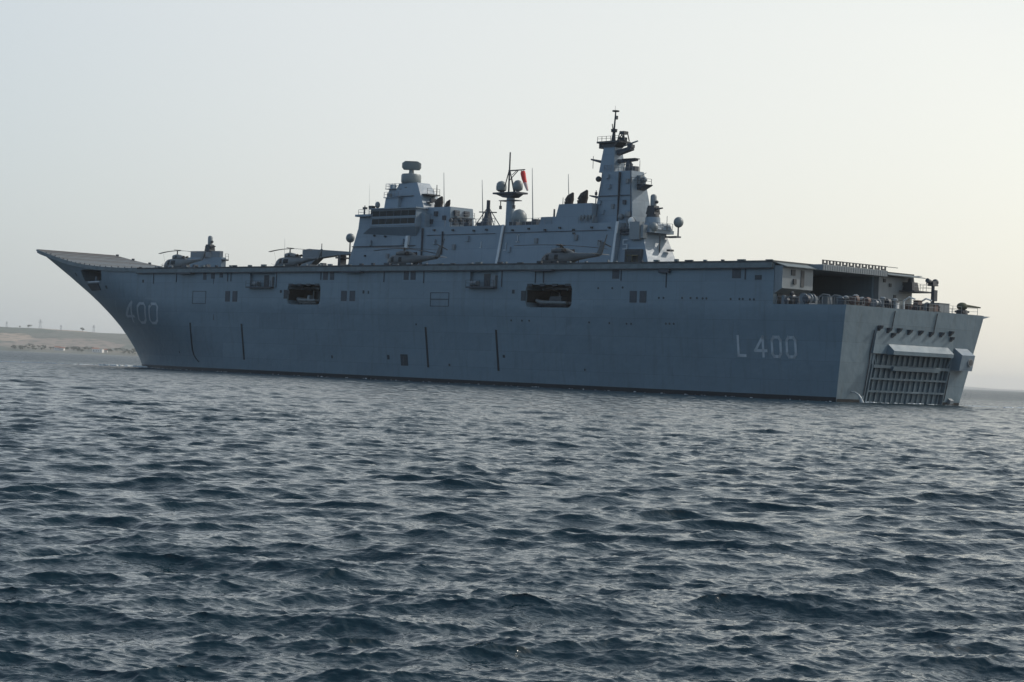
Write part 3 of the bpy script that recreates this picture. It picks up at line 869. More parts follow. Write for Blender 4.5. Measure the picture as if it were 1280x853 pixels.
for w, hgt, o1, nm in ((5.05, .42, .16, 'a'), (3.36, .26, .06, 'b'), (1.62, .26, .06, 'c')):
    tbox(MB(), -7.7, 9.9, w-hgt/2, w+hgt/2, -.39, o1).build('gate_beam', M['hull'], gate_o)
tprism(MB(), [(.165, 5.2), (.5, 5.1), (.5, 4.55), (.165, 4.5)], -3.6, 7.4).build('gate_bumper', M['hull'], gate_o)
tbox(MB(), 9.92, 10.0, -.4, 6.7, -.4, .1).build('gate_frame', M['hull'], ship)
ge = MB(); tbox(ge, -8.18, -7.75, 5.3, 6.7, -.4, .1); tbox(ge, -7.95, -7.72, -.4, 5.3, -.4, .1)
for v0, v1 in ((-8.1, -7.3), (9.95, 9.3)):
    if v0 > 0: ge.build('gate_frame', M['hull'], ship); ge = MB()
    ge.hexa([trp(v0, 6.7, -.1), trp(v0+.2, 6.7, -.1), trp(v1+.2, 5.2, -.1), trp(v1, 5.2, -.1), trp(v0, 6.7, .12), trp(v0+.2, 6.7, .12), trp(v1+.2, 5.2, .12), trp(v1, 5.2, .12)])
ge.build('gate_frame', M['hull'], ship)
for v, w in ((-8.1, 10.3), (-6.0, 10.05), (-3.7, 10.1), (-1.25, 10.0), (1.3, 10.0), (3.8, 9.9), (6.3, 9.95), (8.5, 10.2), (8.9, 9.4), (-4.9, 9.4)):
    m = MB(); tprism(m, [(.02, w-.45), (.10, w-.45), (.62, w+.16), (.62, w+.3), (.02, w+.3)], v-.26, v+.26); tprism(m, [(.02, w-.12), (.3, w-.1), (.3, w+.1), (.02, w+.1)], v+.26, v+.62)
    m.build('hinge_bracket', M['vent'], ship)
sb = MB(); tprism(sb, [(.02, 8.15), (1.55, 7.2), (1.5, 5.0), (.02, 5.0)], 10.45, 13.6)
sb_o = sb.build('stern_box', M['isl'], ship)
MB().cyl(trp(12.7, 6.2, 1.56), trp(12.7, 6.2, 1.66), .62, .62, 18).build('box_hole_rim', M['gear'], sb_o)
MB().cyl(trp(12.7, 6.2, 1.67), trp(12.7, 6.2, 1.70), .42, .42, 18).build('box_hole_disc', M['dark'], sb_o)  # no lamp: flat dark disc stands for the shaded round hole

for pts in ([(-8.9, 9.9), (-9.0, 7.0), (-8.75, 5.4), (-8.6, 1.0)], [(10.3, 4.7), (10.3, 2.5), (10.25, .6)], [(-5.2, 12.7), (-5.2, 10.4)], [(4.6, 12.8), (4.6, 10.2)]):
    m = MB(); m.tube([trp(v, w, .1) for v, w in pts], .07, 6); m.build('transom_cable', M['vent'], ship)
m = MB(); tprism(m, [(.02, 1.0), (.5, .7), (.5, .2), (.02, .2)], 11.3, 12.1); m.build('towing_lug', M['gear'], ship)
# quarterdeck: a deck sheet, rails, gear
MB().box(-2.35, 10.0, -15.85, 15.85, QD+.004, QD+.03).build('quarterdeck', M['deck'], ship)
q = MB(); q.rail([(9.5, -15.9, QD), (-2.3, -15.9, QD), (-2.45, -8, QD), (-2.45, 0, QD), (-2.45, 10.5, QD)], 1.05, .035, 1.9); q.build('guard_rail', M['gear'], ship)
q = MB(); q.rail([(9.5, 15.9, QD), (-1.5, 15.9, QD)], 1.05, .035, 1.9); q.build('guard_rail', M['gear'], ship)
rg = random.Random(21)
def winch(u, v, s=1.0):
    m = MB(); z = QD+.03
    m.box(u-.8*s, u+.8*s, v-.9*s, v+.9*s, z, z+.25*s)
    m.cyl((u, v-.75*s, z+.8*s), (u, v+.75*s, z+.8*s), .42*s, .42*s, 14)
    for t in (-.8, .2, .8): m.cyl((u, v+t*s, z+.8*s), (u, v+(t+.1)*s, z+.8*s), .62*s, .62*s, 14)
    m.box(u-.5*s, u+.5*s, v+.92*s, v+1.3*s, z, z+1.1*s)
    m.build('mooring_winch', M['gear'], ship)
def bollard(u, v):
    m = MB(); z = QD+.03
    m.box(u-.3, u+.3, v-.7, v+.7, z, z+.15)
    for t in (-.42, .42): m.lathe((u, v+t, z+.15), [(.2, 0), (.2, .55), (.27, .6), (.27, .7), (.05, .72)], 12)
    m.build('bollard', M['dark'], ship)
def locker(u, v, a, b_, h, m='gear', nm='deck_locker'):
    z = QD+.03
    k = MB().box(u-a/2, u+a/2, v-b_/2, v+b_/2, z, z+h, .04, .04, .04, .04)
    k.box(u-a/2-.04, u+a/2+.04, v-b_/2-.04, v+b_/2+.04, z+h, z+h+.06); k.build(nm, M[m], ship)
winch(6.5, -13, 1.15); winch(3.0, -9.5); winch(1.5, -4.0, .9); winch(2.5, 10.0, 1.1)
for v in (-14.5, -11.5, 2.5, 6.3): bollard(-1.2, v)
locker(-.3, 3.0, .9, 1.0, 1.45, 'rust'); locker(.2, 9.0, 1.6, 2.6, 1.35); locker(.6, 5.0, .6, .7, 1.1, 'dark'); locker(2.0, 1.2, .7, .5, 1.0, 'white')
locker(4, -2.2, 1.2, .8, 1.3, 'vent'); locker(5.0, 3.2, 1.4, 1.4, 1.5); locker(7.6, 9.3, 1.0, 2.0, 1.9, 'edge'); locker(8.3, -6.5, 1.2, 1.2, 1.5); locker(7.5, 12.2, 1.2, 1.6, 1.3, 'rust'); locker(1.0, -12.3, .8, 1.2, .9, 'vent')
for u, v in ((4.5, -7.6), (6.6, -4.5), (6.8, 1.0), (2.0, -6.7), (7.2, 4.8)):
    m = MB(); z = QD+.03
    m.lathe((u, v, z), [(.3, 0), (.3, .9), (.62, 1.0), (.62, 1.25), (.3, 1.45), (.02, 1.5)], 14); m.build('mushroom_ventilator', M['gear'], ship)
for v0 in (-7.5, -5.0, -1.5, 2.0):                       # hose reels and pipe runs by the opening
    m = MB(); z = QD+.03
    m.tube([(8.9, v0, z), (8.9, v0, z+1.4), (8.4, v0+.3, z+1.8), (7.6, v0+.7, z+1.7), (7.4, v0+.9, z)], .12, 6)
    m.cyl((8.6, v0+1.0, z+.9), (8.6, v0+1.5, z+.9), .6, .6, 14); m.build('hose_reel', M['gear'], ship)
for i in range(26):
    u, v = rg.uniform(-1.6, 7.5), rg.uniform(-15, 11.2)
    kind = rg.choice(['locker', 'locker', 'bits', 'vent', 'reel'])
    if kind == 'locker': locker(u, v, rg.uniform(.4, 1.1), rg.uniform(.4, 1.2), rg.uniform(.6, 1.5), rg.choice(['gear', 'vent', 'edge', 'gear', 'dark', 'rust']))
    elif kind == 'bits': bollard(u, v)
    elif kind == 'vent':
        m = MB(); m.lathe((u, v, QD+.03), [(.2, 0), (.2, 1.1), (.42, 1.15), (.42, 1.35), (.2, 1.5), (.02, 1.52)], 12); m.build('mushroom_ventilator', M['gear'], ship)
    else:
        m = MB(); m.cyl((u, v, QD+.8), (u, v+.6, QD+.8), .55, .55, 14); m.box(u-.1, u+.1, v-.1, v, QD+.03, QD+.9); m.box(u-.1, u+.1, v+.6, v+.7, QD+.03, QD+.9); m.build('hose_reel', M[rg.choice(['rust', 'vent'])], ship)
# davit frames
for v in (7.8, 11.8):
    m = MB(); z = QD+.03
    m.tube([(5.5, v, z), (5.5, v, z+1.7), (4.6, v, z+2.2), (3.6, v, z+1.9)], .12, 6); m.build('small_davit', M['white'], ship)
# deck party platform at the starboard corner, post with floodlights
MB().box(6.5, 10.0, 11.5, 16.2, 16.25, 16.45).build('side_platform', M['vent'], ship)
m = MB().rail([(9.9, 16.1, 16.45), (6.6, 16.1, 16.45), (6.6, 11.6, 16.45)], 1.0, .035, 1.3); m.build('guard_rail', M['gear'], ship)
m = MB(); m.box(7.4, 9.2, 12.3, 14.0, 16.47, 17.7, .2, .2, .2, .2); m.cyl((8.2, 13, 17.7), (8.2, 13, 18.3), .5, .4, 12); m.build('decoy_launcher', M['dark'], ship)
m = MB(); m.cyl((5.0, 14.0, QD+.03), (5.0, 14.0, 17.3), .30, .24, 10); m.box(4.4, 4.8, 13.5, 14.3, 15.0, 16.6)
pst = m.build('light_post', M['vent'], ship)
m = MB(); m.box(4.5, 5.5, 13.3, 14.6, 17.2, 17.9, .1, .1, .1, .1); m.ball((5, 14.5, 17.75), .5); m.cyl((5, 13.6, 17.7), (5, 12.5, 17.95), .28, .34, 10); m.cyl((5, 12.6, 17.9), (5, 12.4, 17.4), .12, .1, 6); m.build('light_head', M['dark'], pst)
# covered gun on the starboard quarter
m = MB(); z = QD+.03; m.cyl((-.9, 12.9, z), (-.9, 12.9, z+.65), .85, .75, 14); m.box(-1.6, -.2, 12.1, 13.7, z+.25, z+.55)
gn = m.build('quarterdeck_gun', M['dark'], ship)
m = MB(); m.ball((-.9, 12.9, z+1.15), .78, .75); m.cyl((-.9, 12.9, z+1.3), (-1.8, 16.1, z+1.15), .27, .10, 10); m.build('gun_cover', M['canvas'], gn)
m = MB(); m.hexa([(-2.45, 15.9, QD-.45), (-.6, 15.9, QD-.45), (-.6, 16.0, QD-.45), (-2.45, 16.0, QD-.45), (-2.45, 15.9, QD-.06), (-.6, 15.9, QD-.06), (-.6, 17.8, QD-.06), (-2.45, 17.8, QD-.06)])
m.build('gun_sponson', M['isl'], ship)

# aft face under the flight deck
m = MB().box(8.7, 10.05, -15.9, -9.2, 15.25, 18.35, .0, .0, .0, .0); m.pr_v([(8.7, 15.25), (10.05, 15.25), (10.05, 14.5)], -15.9, -9.2)
m.build('aft_bulwark', M['pale'], ship)
MB().box(8.62, 8.69, -11.9, -11.2, 15.6, 17.9).build('aft_door', M['dark'], ship)
m = MB(); m.box(8.58, 8.69, -14.0, -13.2, 17.1, 17.9); m.box(8.5, 8.69, -13.6, -13.0, 15.9, 16.6); m.build('cable_box', M['dark'], ship)
MB().box(9.98, 10.06, -15.2, -9.3, QD+.1, 15.2).build('mooring_shade_sheet', M['dark'], ship)  # flat dark sheet painted in for the shade of the open mooring space
for k in range(16):
    v = -15.3+.37*k; u = 9.3-rg.uniform(0, 1.6); z = QD+.03; h = rg.uniform(.7, 1.9)
    m = MB()
    if k % 4 == 0: m.cyl((u, v, z), (u, v, z+h), .2, .16, 8); m.cyl((u, v-.2, z+h*.6), (u, v+.35, z+h*.6), .32, .32, 12)
    elif k % 4 == 1: m.box(u-.3, u+.3, v-.22, v+.22, z, z+h*.8, .05, .05, .05, .05)
    elif k % 4 == 2: m.tube([(u, v, z), (u, v, z+h), (u-.4, v+.2, z+h+.15), (u-.6, v+.3, z+h*.7)], .06, 6)
    else: m.lathe((u, v, z), [(.12, 0), (.12, h*.7), (.3, h*.75), (.3, h*.9), (.03, h)], 12)
    m.build(('mooring_capstan', 'valve_cabinet', 'hose_pipe', 'mushroom_ventilator')[k % 4], M[('vent', 'gear', 'pale', 'dark', 'gear')[k % 5]], ship)
MB().box(9.2, 10.05, 6.6, 14.4, QD+.05, 18.3, 0, 0, 0, .0).build('aft_bulwark', M['pale'], ship)
m = MB()
for v, w in ((9.0, 16.8), (10.2, 15.2), (12.3, 17.2), (7.6, 17.4)): m.box(9.05, 9.19, v, v+.5, w, w+.5)
m.build('cable_box', M['dark'], ship)
# elevator platform at the end of the flight deck with its fold-down net frames
MB().box(7.6, 9.95, -8.5, 6.4, 18.15, 18.98).build('elevator_platform', M['pale'], ship)
m = MB()
for i in range(29):
    v = -8.4+14.8*i/28
    m.box(7.56, 7.6, v-.04, v+.04, 18.15, 18.9)
m.build('platform_stiffener', M['gear'], ship)
for i in range(10):
    v = -8.5+15.0*i/10
    m = MB(); m.box(7.7, 7.78, v, v+.35, 19.0, 19.5); m.box(7.7, 7.78, v+.85, v+1.2, 19.0, 19.5); m.box(7.68, 7.8, v, v+1.5, 19.5, 19.62); m.box(7.7, 7.76, v+.35, v+.85, 19.0, 19.2)
    m.build('safety_net_frame', M['dark'], ship)
m = MB(); m.box(7.7, 7.8, 6.5, 9.0, 19.5, 19.58); m.build('safety_net_frame', M['dark'], ship)
def net_panel(P):                                       # a sloping frame of battens with netting
    a, b_, c, d = [Vector(p) for p in P]; m = MB()
    for i in range(9): m.cyl(a.lerp(b_, i/8), d.lerp(c, i/8), .05, .05, 4)
    for i in range(6): m.cyl(a.lerp(d, i/5), b_.lerp(c, i/5), .035, .035, 4)
    m.add([a+Vector((0, 0, .03)), b_+Vector((0, 0, .03)), c+Vector((0, 0, .03)), d+Vector((0, 0, .03)),
           a+Vector((0, 0, .06)), b_+Vector((0, 0, .06)), c+Vector((0, 0, .06)), d+Vector((0, 0, .06))], [(0, 1, 2, 3), (4, 5, 6, 7)])
    m.build('deck_edge_net', M['edge'], ship)
net_panel([(10.0, -15.9, 18.75), (10.0, -8.9, 18.75), (8.0, -8.9, 18.2), (8.0, -15.9, 18.2)])
net_panel([(10.0, 6.9, 18.8), (10.0, 15.9, 18.8), (7.6, 15.9, 18.4), (7.6, 6.9, 18.4)])
net_panel([(22.0, 16.3, 18.7), (10.0, 16.3, 18.7), (10.0, 18.2, 18.9), (22.0, 18.2, 18.9)])
# gear inside the elevator opening
m = MB(); m.box(16, 21, -6, 4.5, QD+.02, QD+1.4, .3, .3, .3, .3); m.build('stowed_pallets', M['gear'], ship)

# ---------------------------------------------------------------- warship: island
isl = MB()
def isl_block(u0b, u0t, u1b, u1t, vp, w0, w1, vp_t=None, vs=16.0, vs_t=15.4):
    vp_t = vp+.25 if vp_t is None else vp_t
    isl.hexa([(u0b, vp, w0), (u1b, vp, w0), (u1b, vs, w0), (u0b, vs, w0), (u0t, vp_t, w1), (u1t, vp_t, w1), (u1t, vs_t, w1), (u0t, vs_t, w1)])
isl_block(91.0, 90.6, 132.6, 129.6, 7.6, DK+.005, 27.45)
isl_block(63.6, 63.3, 90.99, 90.59, 7.9, DK+.005, 27.35)
isl_block(55.9, 58.6, 63.59, 63.29, 8.4, DK+.005, 25.7, 9.2, 16.0, 14.9)
isl_o = isl.build('island', M['isl'], ship)
def I(name, mb, m='isl', parent=None): return mb.build(name, M[m], parent or isl_o)
# wall ledge, conduits, marks
m = MB(); m.box(113.0, 130.8, 7.5, 7.75, 24.15, 24.3); I('wall_ledge', m, 'vent')
m = MB(); m.box(111.0, 111.2, 7.45, 7.8, 20.0, 27.3); m.box(105.6, 105.75, 7.5, 7.8, 22.5, 26.6); I('wall_conduit', m, 'vent')
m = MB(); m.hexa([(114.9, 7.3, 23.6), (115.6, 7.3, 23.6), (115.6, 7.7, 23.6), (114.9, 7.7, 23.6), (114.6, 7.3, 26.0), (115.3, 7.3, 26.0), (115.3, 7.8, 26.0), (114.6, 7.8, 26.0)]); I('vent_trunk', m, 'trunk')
for u, w in ((124.6, 26.2), (121.5, 26.0), (108, 26.9), (103, 26.8), (97.5, 26.6), (94.3, 26.7), (118, 21.9), (127, 22.5)):
    m = MB().box(u-.2, u+.2, 7.5, 7.95, w-.15, w+.15); I('wall_lamp', m, 'dark')
for u, w in ((88, 26.5), (84, 26.7), (80, 26.4), (76.5, 26.7), (73.2, 26.3), (73.1, 25.7), (69, 26.6), (65, 26.5)):
    m = MB().box(u-.2, u+.2, 7.8, 8.3, w-.15, w+.15); I('wall_lamp', m, 'dark')
def mark(strokes, u, w, v, H=1.3):
    m = MB()
    for (a, b_), (c, d) in zip(strokes[:-1], strokes[1:]):
        p = (u-a*H*.6, w+b_*H); q_ = (u-c*H*.6, w+d*H); t = .09
        m.box(min(p[0], q_[0])-t, max(p[0], q_[0])+t, v-.03, v-.005, min(p[1], q_[1])-t, max(p[1], q_[1])+t)
    I('wall_mark', m, 'num')
mark([(1, 1), (0, 1), (0, .5), (1, .5), (1, 0), (0, 0)], 62.4, 23.0, 8.72, 1.5)
mark([(.5, 0), (.5, 1)], 60.6, 25.1-.6, 8.95, 1.2)
mark([(0, 0), (1, 0), (.5, 0), (.5, 1), (0, 1), (1, 1)], 87.0, 24.5, 8.0, 1.2)
mark([(0, 0), (.8, 0), (.8, 1)], 90.0, 23.1, 7.98, 1.2)
mark([(0, 0), (.5, 0), (.5, 1)], 95.8, 23.6, 7.7, 1.0)
# doorway with a dark door panel, tractor parked before it
m = MB(); m.box(57.9, 58.2, 8.25, 8.8, DK+.01, 22.9); m.box(61.2, 61.5, 8.25, 8.8, DK+.01, 22.9); m.box(58.2, 61.2, 8.25, 8.8, 22.5, 22.9); I('door_frame', m, 'dark')
m = MB().box(58.2, 61.2, 8.32, 8.6, DK+.01, 22.5); I('door', m, 'dark')
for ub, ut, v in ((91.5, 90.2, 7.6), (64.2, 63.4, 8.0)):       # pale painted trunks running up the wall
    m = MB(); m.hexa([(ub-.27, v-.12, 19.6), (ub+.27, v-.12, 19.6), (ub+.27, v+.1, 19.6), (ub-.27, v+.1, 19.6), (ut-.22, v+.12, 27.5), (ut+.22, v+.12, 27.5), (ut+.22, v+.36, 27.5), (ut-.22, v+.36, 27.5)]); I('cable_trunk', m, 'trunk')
# bridge
br = MB()
br.pr_v([(110.9, 27.46), (129.55, 27.46), (129.2, 30.0), (110.9, 30.0)], 7.85, 15.6)
br.hexa([(113.0, 7.75, 25.9), (128.0, 7.75, 26.6), (128.0, 9, 26.6), (113.0, 9, 25.9), (112.0, 6.6, 27.6), (124.6, 6.6, 27.6), (124.6, 9, 27.6), (112.0, 9, 27.6)])
br.box(112.0, 124.6, 6.6, 15.4, 27.6, 30.9, .1, .3, .25, .1)
br.box(111.8, 124.9, 6.45, 15.4, 30.9, 31.12)
bridge = I('bridge', br, 'isl')
for k, (w0, w1) in enumerate(((28.15, 29.15), (29.6, 30.6))):
    n = 6
    for i in range(n):
        u0 = 112.25 + 12.1*i/n; u1 = 112.25 + 12.1*(i+1)/n - .10
        sl_ = .25/3.3
        m = MB().hexa([(u0, 6.6+sl_*(w0-27.6)-.03, w0), (u1, 6.6+sl_*(w0-27.6)-.03, w0), (u1, 6.7+sl_*(w0-27.6), w0), (u0, 6.7+sl_*(w0-27.6), w0),
                       (u0, 6.6+sl_*(w1-27.6)-.03, w1), (u1, 6.6+sl_*(w1-27.6)-.03, w1), (u1, 6.7+sl_*(w1-27.6), w1), (u0, 6.7+sl_*(w1-27.6), w1)])
        I('bridge_window', m, 'glass', bridge)
m = MB()
for w in (27.85, 29.37, 30.75): m.box(111.9, 124.7, 6.50+.075*(w-27.6), 6.62+.075*(w-27.6), w-.06, w+.06)
I('window_rail', m, 'gear', bridge)
m = MB(); m.rail([(124.6, 7.4, 30.0), (129.1, 7.4, 30.0), (129.1, 15.4, 30.0)], 1.1, .04, 1.3); I('bridge_rail', m, 'gear', bridge)
m = MB().box(125.0, 129.6, 7.0, 15.6, 29.75, 30.15); I('bridge_wing', m, 'isl', bridge)
m = MB(); m.cyl((128.3, 8.2, 30.1), (128.3, 8.2, 31.9), .12, .1, 8); m.box(127.9, 128.7, 8, 8.5, 31.2, 31.6); I('searchlight', m, 'dark', bridge)
m = MB(); m.cyl((126.4, 8.4, 30.1), (126.4, 8.4, 31.6), .25, .2, 8); m.box(126.0, 127.0, 8, 8.8, 31.3, 31.8); I('pelorus', m, 'dark', bridge)
m = MB(); m.cyl((125.6, 9.0, 30.1), (125.6, 9.0, 31.5), .14, .14, 8); m.ball((125.6, 9.0, 32.0), .48, 1.3); I('small_radome', m, 'pale', bridge)
for u in (128.0, 126.0): I('whip_antenna', MB().cyl((u, 9, 30), (u+.15, 9, 36-(128-u)*1.5), .035, .012, 5), 'gear', bridge)
# fore tower
m = MB(); m.box(119.6, 123.5, 8.8, 14.8, 31.12, 33.2, .1, .2, .15, .15); m.box(119.4, 123.7, 8.7, 14.9, 33.2, 33.32); I('tower_deckhouse', m)
m = MB(); m.box(121.0, 124.9, 10.5, 14.2, 33.32, 35.0, .1, .3, .3, .2); m.box(121.0, 125.2, 10.3, 14.3, 35.0, 35.1); m.rail([(121.4, 10.4, 35.1), (125.1, 10.4, 35.1), (125.1, 13.5, 35.1)], .9, .045, .9); m.box(124.3, 125.0, 11.4, 12.2, 35.1, 36.0); I('tower_deckhouse', m)
m = MB(); m.rail([(119.6, 8.8, 33.32), (123.6, 8.8, 33.32)], .95, .045, .9); m.box(122.6, 123.3, 9.2, 9.9, 33.32, 34.1); I('tower_rail', m, 'gear')
m = MB().box(112.9, 123.4, 9.3, 14.6, 31.12, 36.0, 3.6, 1.9, 1.3, 1.0); fore = I('fore_tower', m)
m = MB().box(113.4, 115.6, 10.4, 13.6, 33.6, 33.85); m.rail([(113.5, 10.5, 33.85), (113.5, 13.5, 33.85)], 1.0, .04, 1.1); I('tower_platform', m, 'dark', fore)
m = MB(); m.box(116.6, 121.5, 9.6, 10.2, 33.5, 33.62); I('tower_ledge', m, 'pale', fore)
m = MB(); m.box(113.0, 116.5, 10.6, 11.4, 32.2, 32.35); m.box(112.9, 113.3, 11, 12.2, 32.35, 33.0); I('tower_ledge', m, 'vent', fore)
for u, w in ((118.6, 32.2), (120.8, 34.6), (119.4, 34.9), (117.4, 33.0)):
    I('tower_box', MB().box(u-.35, u+.35, 9.5+(w-31)*.22, 10.4+(w-31)*.25, w-.35, w+.35), 'vent', fore)
m = MB(); m.cyl((113.2, 12.5, 33.8), (113.2, 12.5, 35.6), .1, .08, 6); m.cyl((112.6, 12, 33.8), (112.6, 12, 35.0), .1, .08, 6); m.cyl((124.5, 12, 34.9), (124.5, 12, 36.2), .08, .06, 6); m.cyl((123.8, 12, 35.6), (125.5, 12, 35.6), .06, .06, 6); I('aerial', m, 'dark', fore)
m = MB(); m.lathe((119.9, 12, 35.9), [(1.35, 0), (1.75, .2), (1.85, .5), (1.85, 1.55), (1.7, 1.85), (.5, 2.0)], 24); m.cyl((119.9, 12, 37.8), (119.9, 12, 38.7), .5, .42, 12); I('radar_drum', m, 'dome', fore)
ang = R(-43)
def rpoly(cu, cv, hx, hy, a):
    return [(cu + x*math.cos(a) - y*math.sin(a), cv + x*math.sin(a) + y*math.cos(a)) for x, y in ((-hx, -hy*.5), (-hx*.75, -hy), (hx*.75, -hy), (hx, -hy*.5), (hx, hy*.5), (hx*.75, hy), (-hx*.75, hy), (-hx, hy*.5))]
m = MB()
lo = rpoly(119.9, 12, 1.45, .55, ang); hi = rpoly(119.9, 12, 1.75, .6, ang); n = len(lo)
m.add([(a, b_, 38.55) for a, b_ in lo] + [(a, b_, 38.95) for a, b_ in hi] + [(a, b_, 39.75) for a, b_ in hi] + [(a, b_, 40.1) for a, b_ in rpoly(119.6, 11.7, 1.2, .4, ang)],
      [tuple(range(n)), tuple(range(3*n, 4*n))] + [(k*n+i, k*n+(i+1) % n, (k+1)*n+(i+1) % n, (k+1)*n+i) for k in range(3) for i in range(n)])
I('rotating_radar', m, 'dome', fore)
# forward funnel
m = MB().box(105.6, 112.6, 9.2, 15.2, 27.46, 31.2, .3, .2, .3, .3); fun1 = I('funnel', m)
for v0, w0, h in ((9.9, 28.0, 1.2), (11.6, 28.2, 1.0), (13.2, 28.0, 1.3), (10.2, 29.6, 1.0), (12.6, 29.7, .9)):
    I('funnel_grille', MB().box(105.2+(w0-27.4)*.08, 105.8, v0, v0+1.1, w0, w0+h), 'vent', fun1)
m = MB(); m.box(104.6, 105.6, 10.0, 14.4, 29.35, 29.45); m.rail([(104.7, 10.0, 29.45), (104.7, 14.3, 29.45)], .9, .045, 1.1); I('funnel_platform', m, 'gear', fun1)
for u, w in ((109.5, 30.0), (107.2, 29.2), (110.6, 28.6)): I('funnel_box', MB().box(u-.4, u+.4, 9.1, 9.5, w-.4, w+.4), 'vent', fun1)
def exhaust(u, v, w, h, r, par):
    m = MB(); pts = [(u, v, w), (u, v, w+h*.4), (u-.16*h, v+.02, w+h*.72), (u-.42*h, v+.05, w+h*1.08)]
    rr = [r*.9, r, r*.85, r*.2]
    for i in range(3): m.cyl(pts[i], pts[i+1], rr[i], rr[i+1], 14)
    I('exhaust_pipe', m, 'funnel', par)
exhaust(114.6, 12.0, 31.0, 1.9, .75, fun1); exhaust(112.0, 12.0, 31.1, 2.1, .8, fun1); exhaust(109.6, 12.0, 31.1, 1.5, .5, fun1)
# mid island roof
m = MB(); m.rail([(105, 7.5, 27.45), (92, 7.5, 27.45)], 1.15, .05, 1.5); I('roof_rail', m, 'gear')
m = MB(); m.rail([(90, 8.4, 27.35), (79, 8.4, 27.35)], 1.15, .05, 1.5); I('roof_rail', m, 'gear')
for u, hgt, v in ((110.2, 10.3, 12), (99.9, 8.6, 12), (87.2, 10.2, 12), (78.3, 8.8, 12)):
    m = MB(); m.cyl((u, v, 27.4 if u != 78.3 else 29), (u, v, 28.3 if u != 78.3 else 30), .12, .09, 6); m.cyl((u, v, 28.2), (u+.7, v, 27.4+hgt), .11, .045, 5); I('whip_antenna', m, 'gear')
for u, v in ((104.0, 8.0), (101.8, 8.1)):
    m = MB(); m.cyl((u, v, 27.4), (u, v, 28.3), .07, .07, 6); m.ball((u, v, 28.6), .38); I('roof_floodlight', m, 'dark')
for u, v, a, h in ((96.0, 8.6, .8, .9), (89.0, 8.9, .9, .7), (85.5, 9.0, 1.2, .6), (83.6, 8.8, .5, 1.0), (100.4, 8.4, .6, .7)):
    I('roof_locker', MB().box(u-a, u+a, v, v+1.0, 27.36, 27.4+h), 'vent')
m = MB()                                                 # lattice boat crane and its post
m.cyl((97.6, 11, 27.4), (97.6, 11, 32.2), .38, .33, 10); m.box(97.0, 98.2, 10.4, 11.6, 27.4, 30.2, .2, .2, .2, .2)
for a, b_ in ((100.3, 97.7), (95.0, 97.5)):
    m.cyl((a, 10.2, 27.4), (b_, 11, 31), .09, .08, 5); m.cyl((a, 11.8, 27.4), (b_, 11, 31), .09, .08, 5)
m.tube([(99.9, 11, 30.2), (95.4, 11, 30.0)], .1, 6); m.box(96.5, 99.0, 9.6, 10.3, 27.4, 28.2)
m.box(96.9, 98.4, 8.0, 8.9, 25.9, 27.4); I('signal_mast', m, 'vent')
m = MB(); m.cyl((93.0, 12, 27.3), (93.0, 12, 33.0), .78, .72, 16); mid = I('comms_mast', m)
m = MB(); m.box(90.2, 96.2, 10.6, 13.4, 33.2, 33.5); m.pr_v([(90.8, 33.2), (95.8, 33.2), (94, 32.6), (92, 32.6)], 11, 13); m.box(91, 95.2, 11.2, 12.8, 32.0, 32.15); I('mast_platform', m, 'vent', mid)
for u, s_ in ((95.5, .95), (91.3, .88)):
    m = MB(); m.cyl((u, 12, 33.5), (u, 12, 33.9), .35, .3, 10); m.lathe((u, 12, 33.75), [(.55*s_, 0), (.95*s_, .25), (1.0*s_, .8), (.9*s_, 1.4), (.55*s_, 1.75), (.05, 1.9)], 20); I('satellite_radome', m, 'dome', mid)
m = MB(); m.cyl((93.6, 12, 33.5), (93.6, 12, 40.6), .16, .12, 8)
m.cyl((95.0, 12, 33.5), (93.7, 12, 37.4), .12, .1, 6); m.cyl((92.0, 12, 33.5), (93.5, 12, 37.4), .12, .1, 6); m.cyl((93.6, 13.3, 33.5), (93.6, 12.1, 37.4), .1, .1, 6)
m.cyl((93.8, 12, 37.35), (89.7, 12, 37.4), .12, .10, 6); m.cyl((93.6, 12, 35.6), (91.4, 12, 37.3), .08, .08, 6); m.cyl((92.9, 12, 36.6), (91.8, 12, 37.3), .06, .06, 6); I('pole_mast', m, 'dark', mid)
m = MB()
for u in (95.0, 91.6): m.cyl((u, 11.5, 31.0), (u, 11.5, 32.1), .10, .10, 6); m.box(u-.15, u+.15, 11.3, 11.7, 30.6, 31.2)
I('yard_lamp', m, 'dark', mid)
m = MB(); m.cyl((89.6, 11, 27.3), (89.6, 11, 27.8), .8, .7, 14); m.lathe((89.6, 11, 27.6), [(.8, 0), (1.25, .5), (1.38, 1.2), (1.25, 2.0), (.75, 2.6), (.05, 2.85)], 24); I('satellite_radome', m, 'dome')
# aft funnel
m = MB().box(69.6, 78.6, 8.6, 15.0, 27.36, 30.75, .4, .9, .2, .2); m.box(78.6, 82.4, 8.8, 15.0, 27.36, 28.7, 0, .4, .1, .1); fun2 = I('funnel', m)
exhaust(78.6, 12, 30.6, 2.2, .8, fun2); exhaust(75.4, 12, 30.6, 2.5, .9, fun2)
m = MB(); m.rail([(72.4, 8.2, 27.36), (69.0, 8.2, 27.36)], 1.1, .04, .7)
for k in range(5): m.cyl((72.2-k*.75, 8.35, 27.9+(k % 2)*.3), (71.9-k*.75, 8.35, 28.7), .22, .22, 8)
I('stowed_lifebuoys', m, 'pale', fun2)
m = MB(); m.cyl((81.0, 11, 28.7), (81.0, 11, 30.2), .18, .15, 8); m.cyl((77.0, 9, 30.7), (77.0, 9, 31.9), .07, .05, 6); m.cyl((72.2, 12, 30.7), (72.2, 12, 33.2), .12, .08, 6); m.cyl((72.2, 12, 32.4), (72.2, 12, 32.9), .22, .22, 8); I('aerial', m, 'vent', fun2)
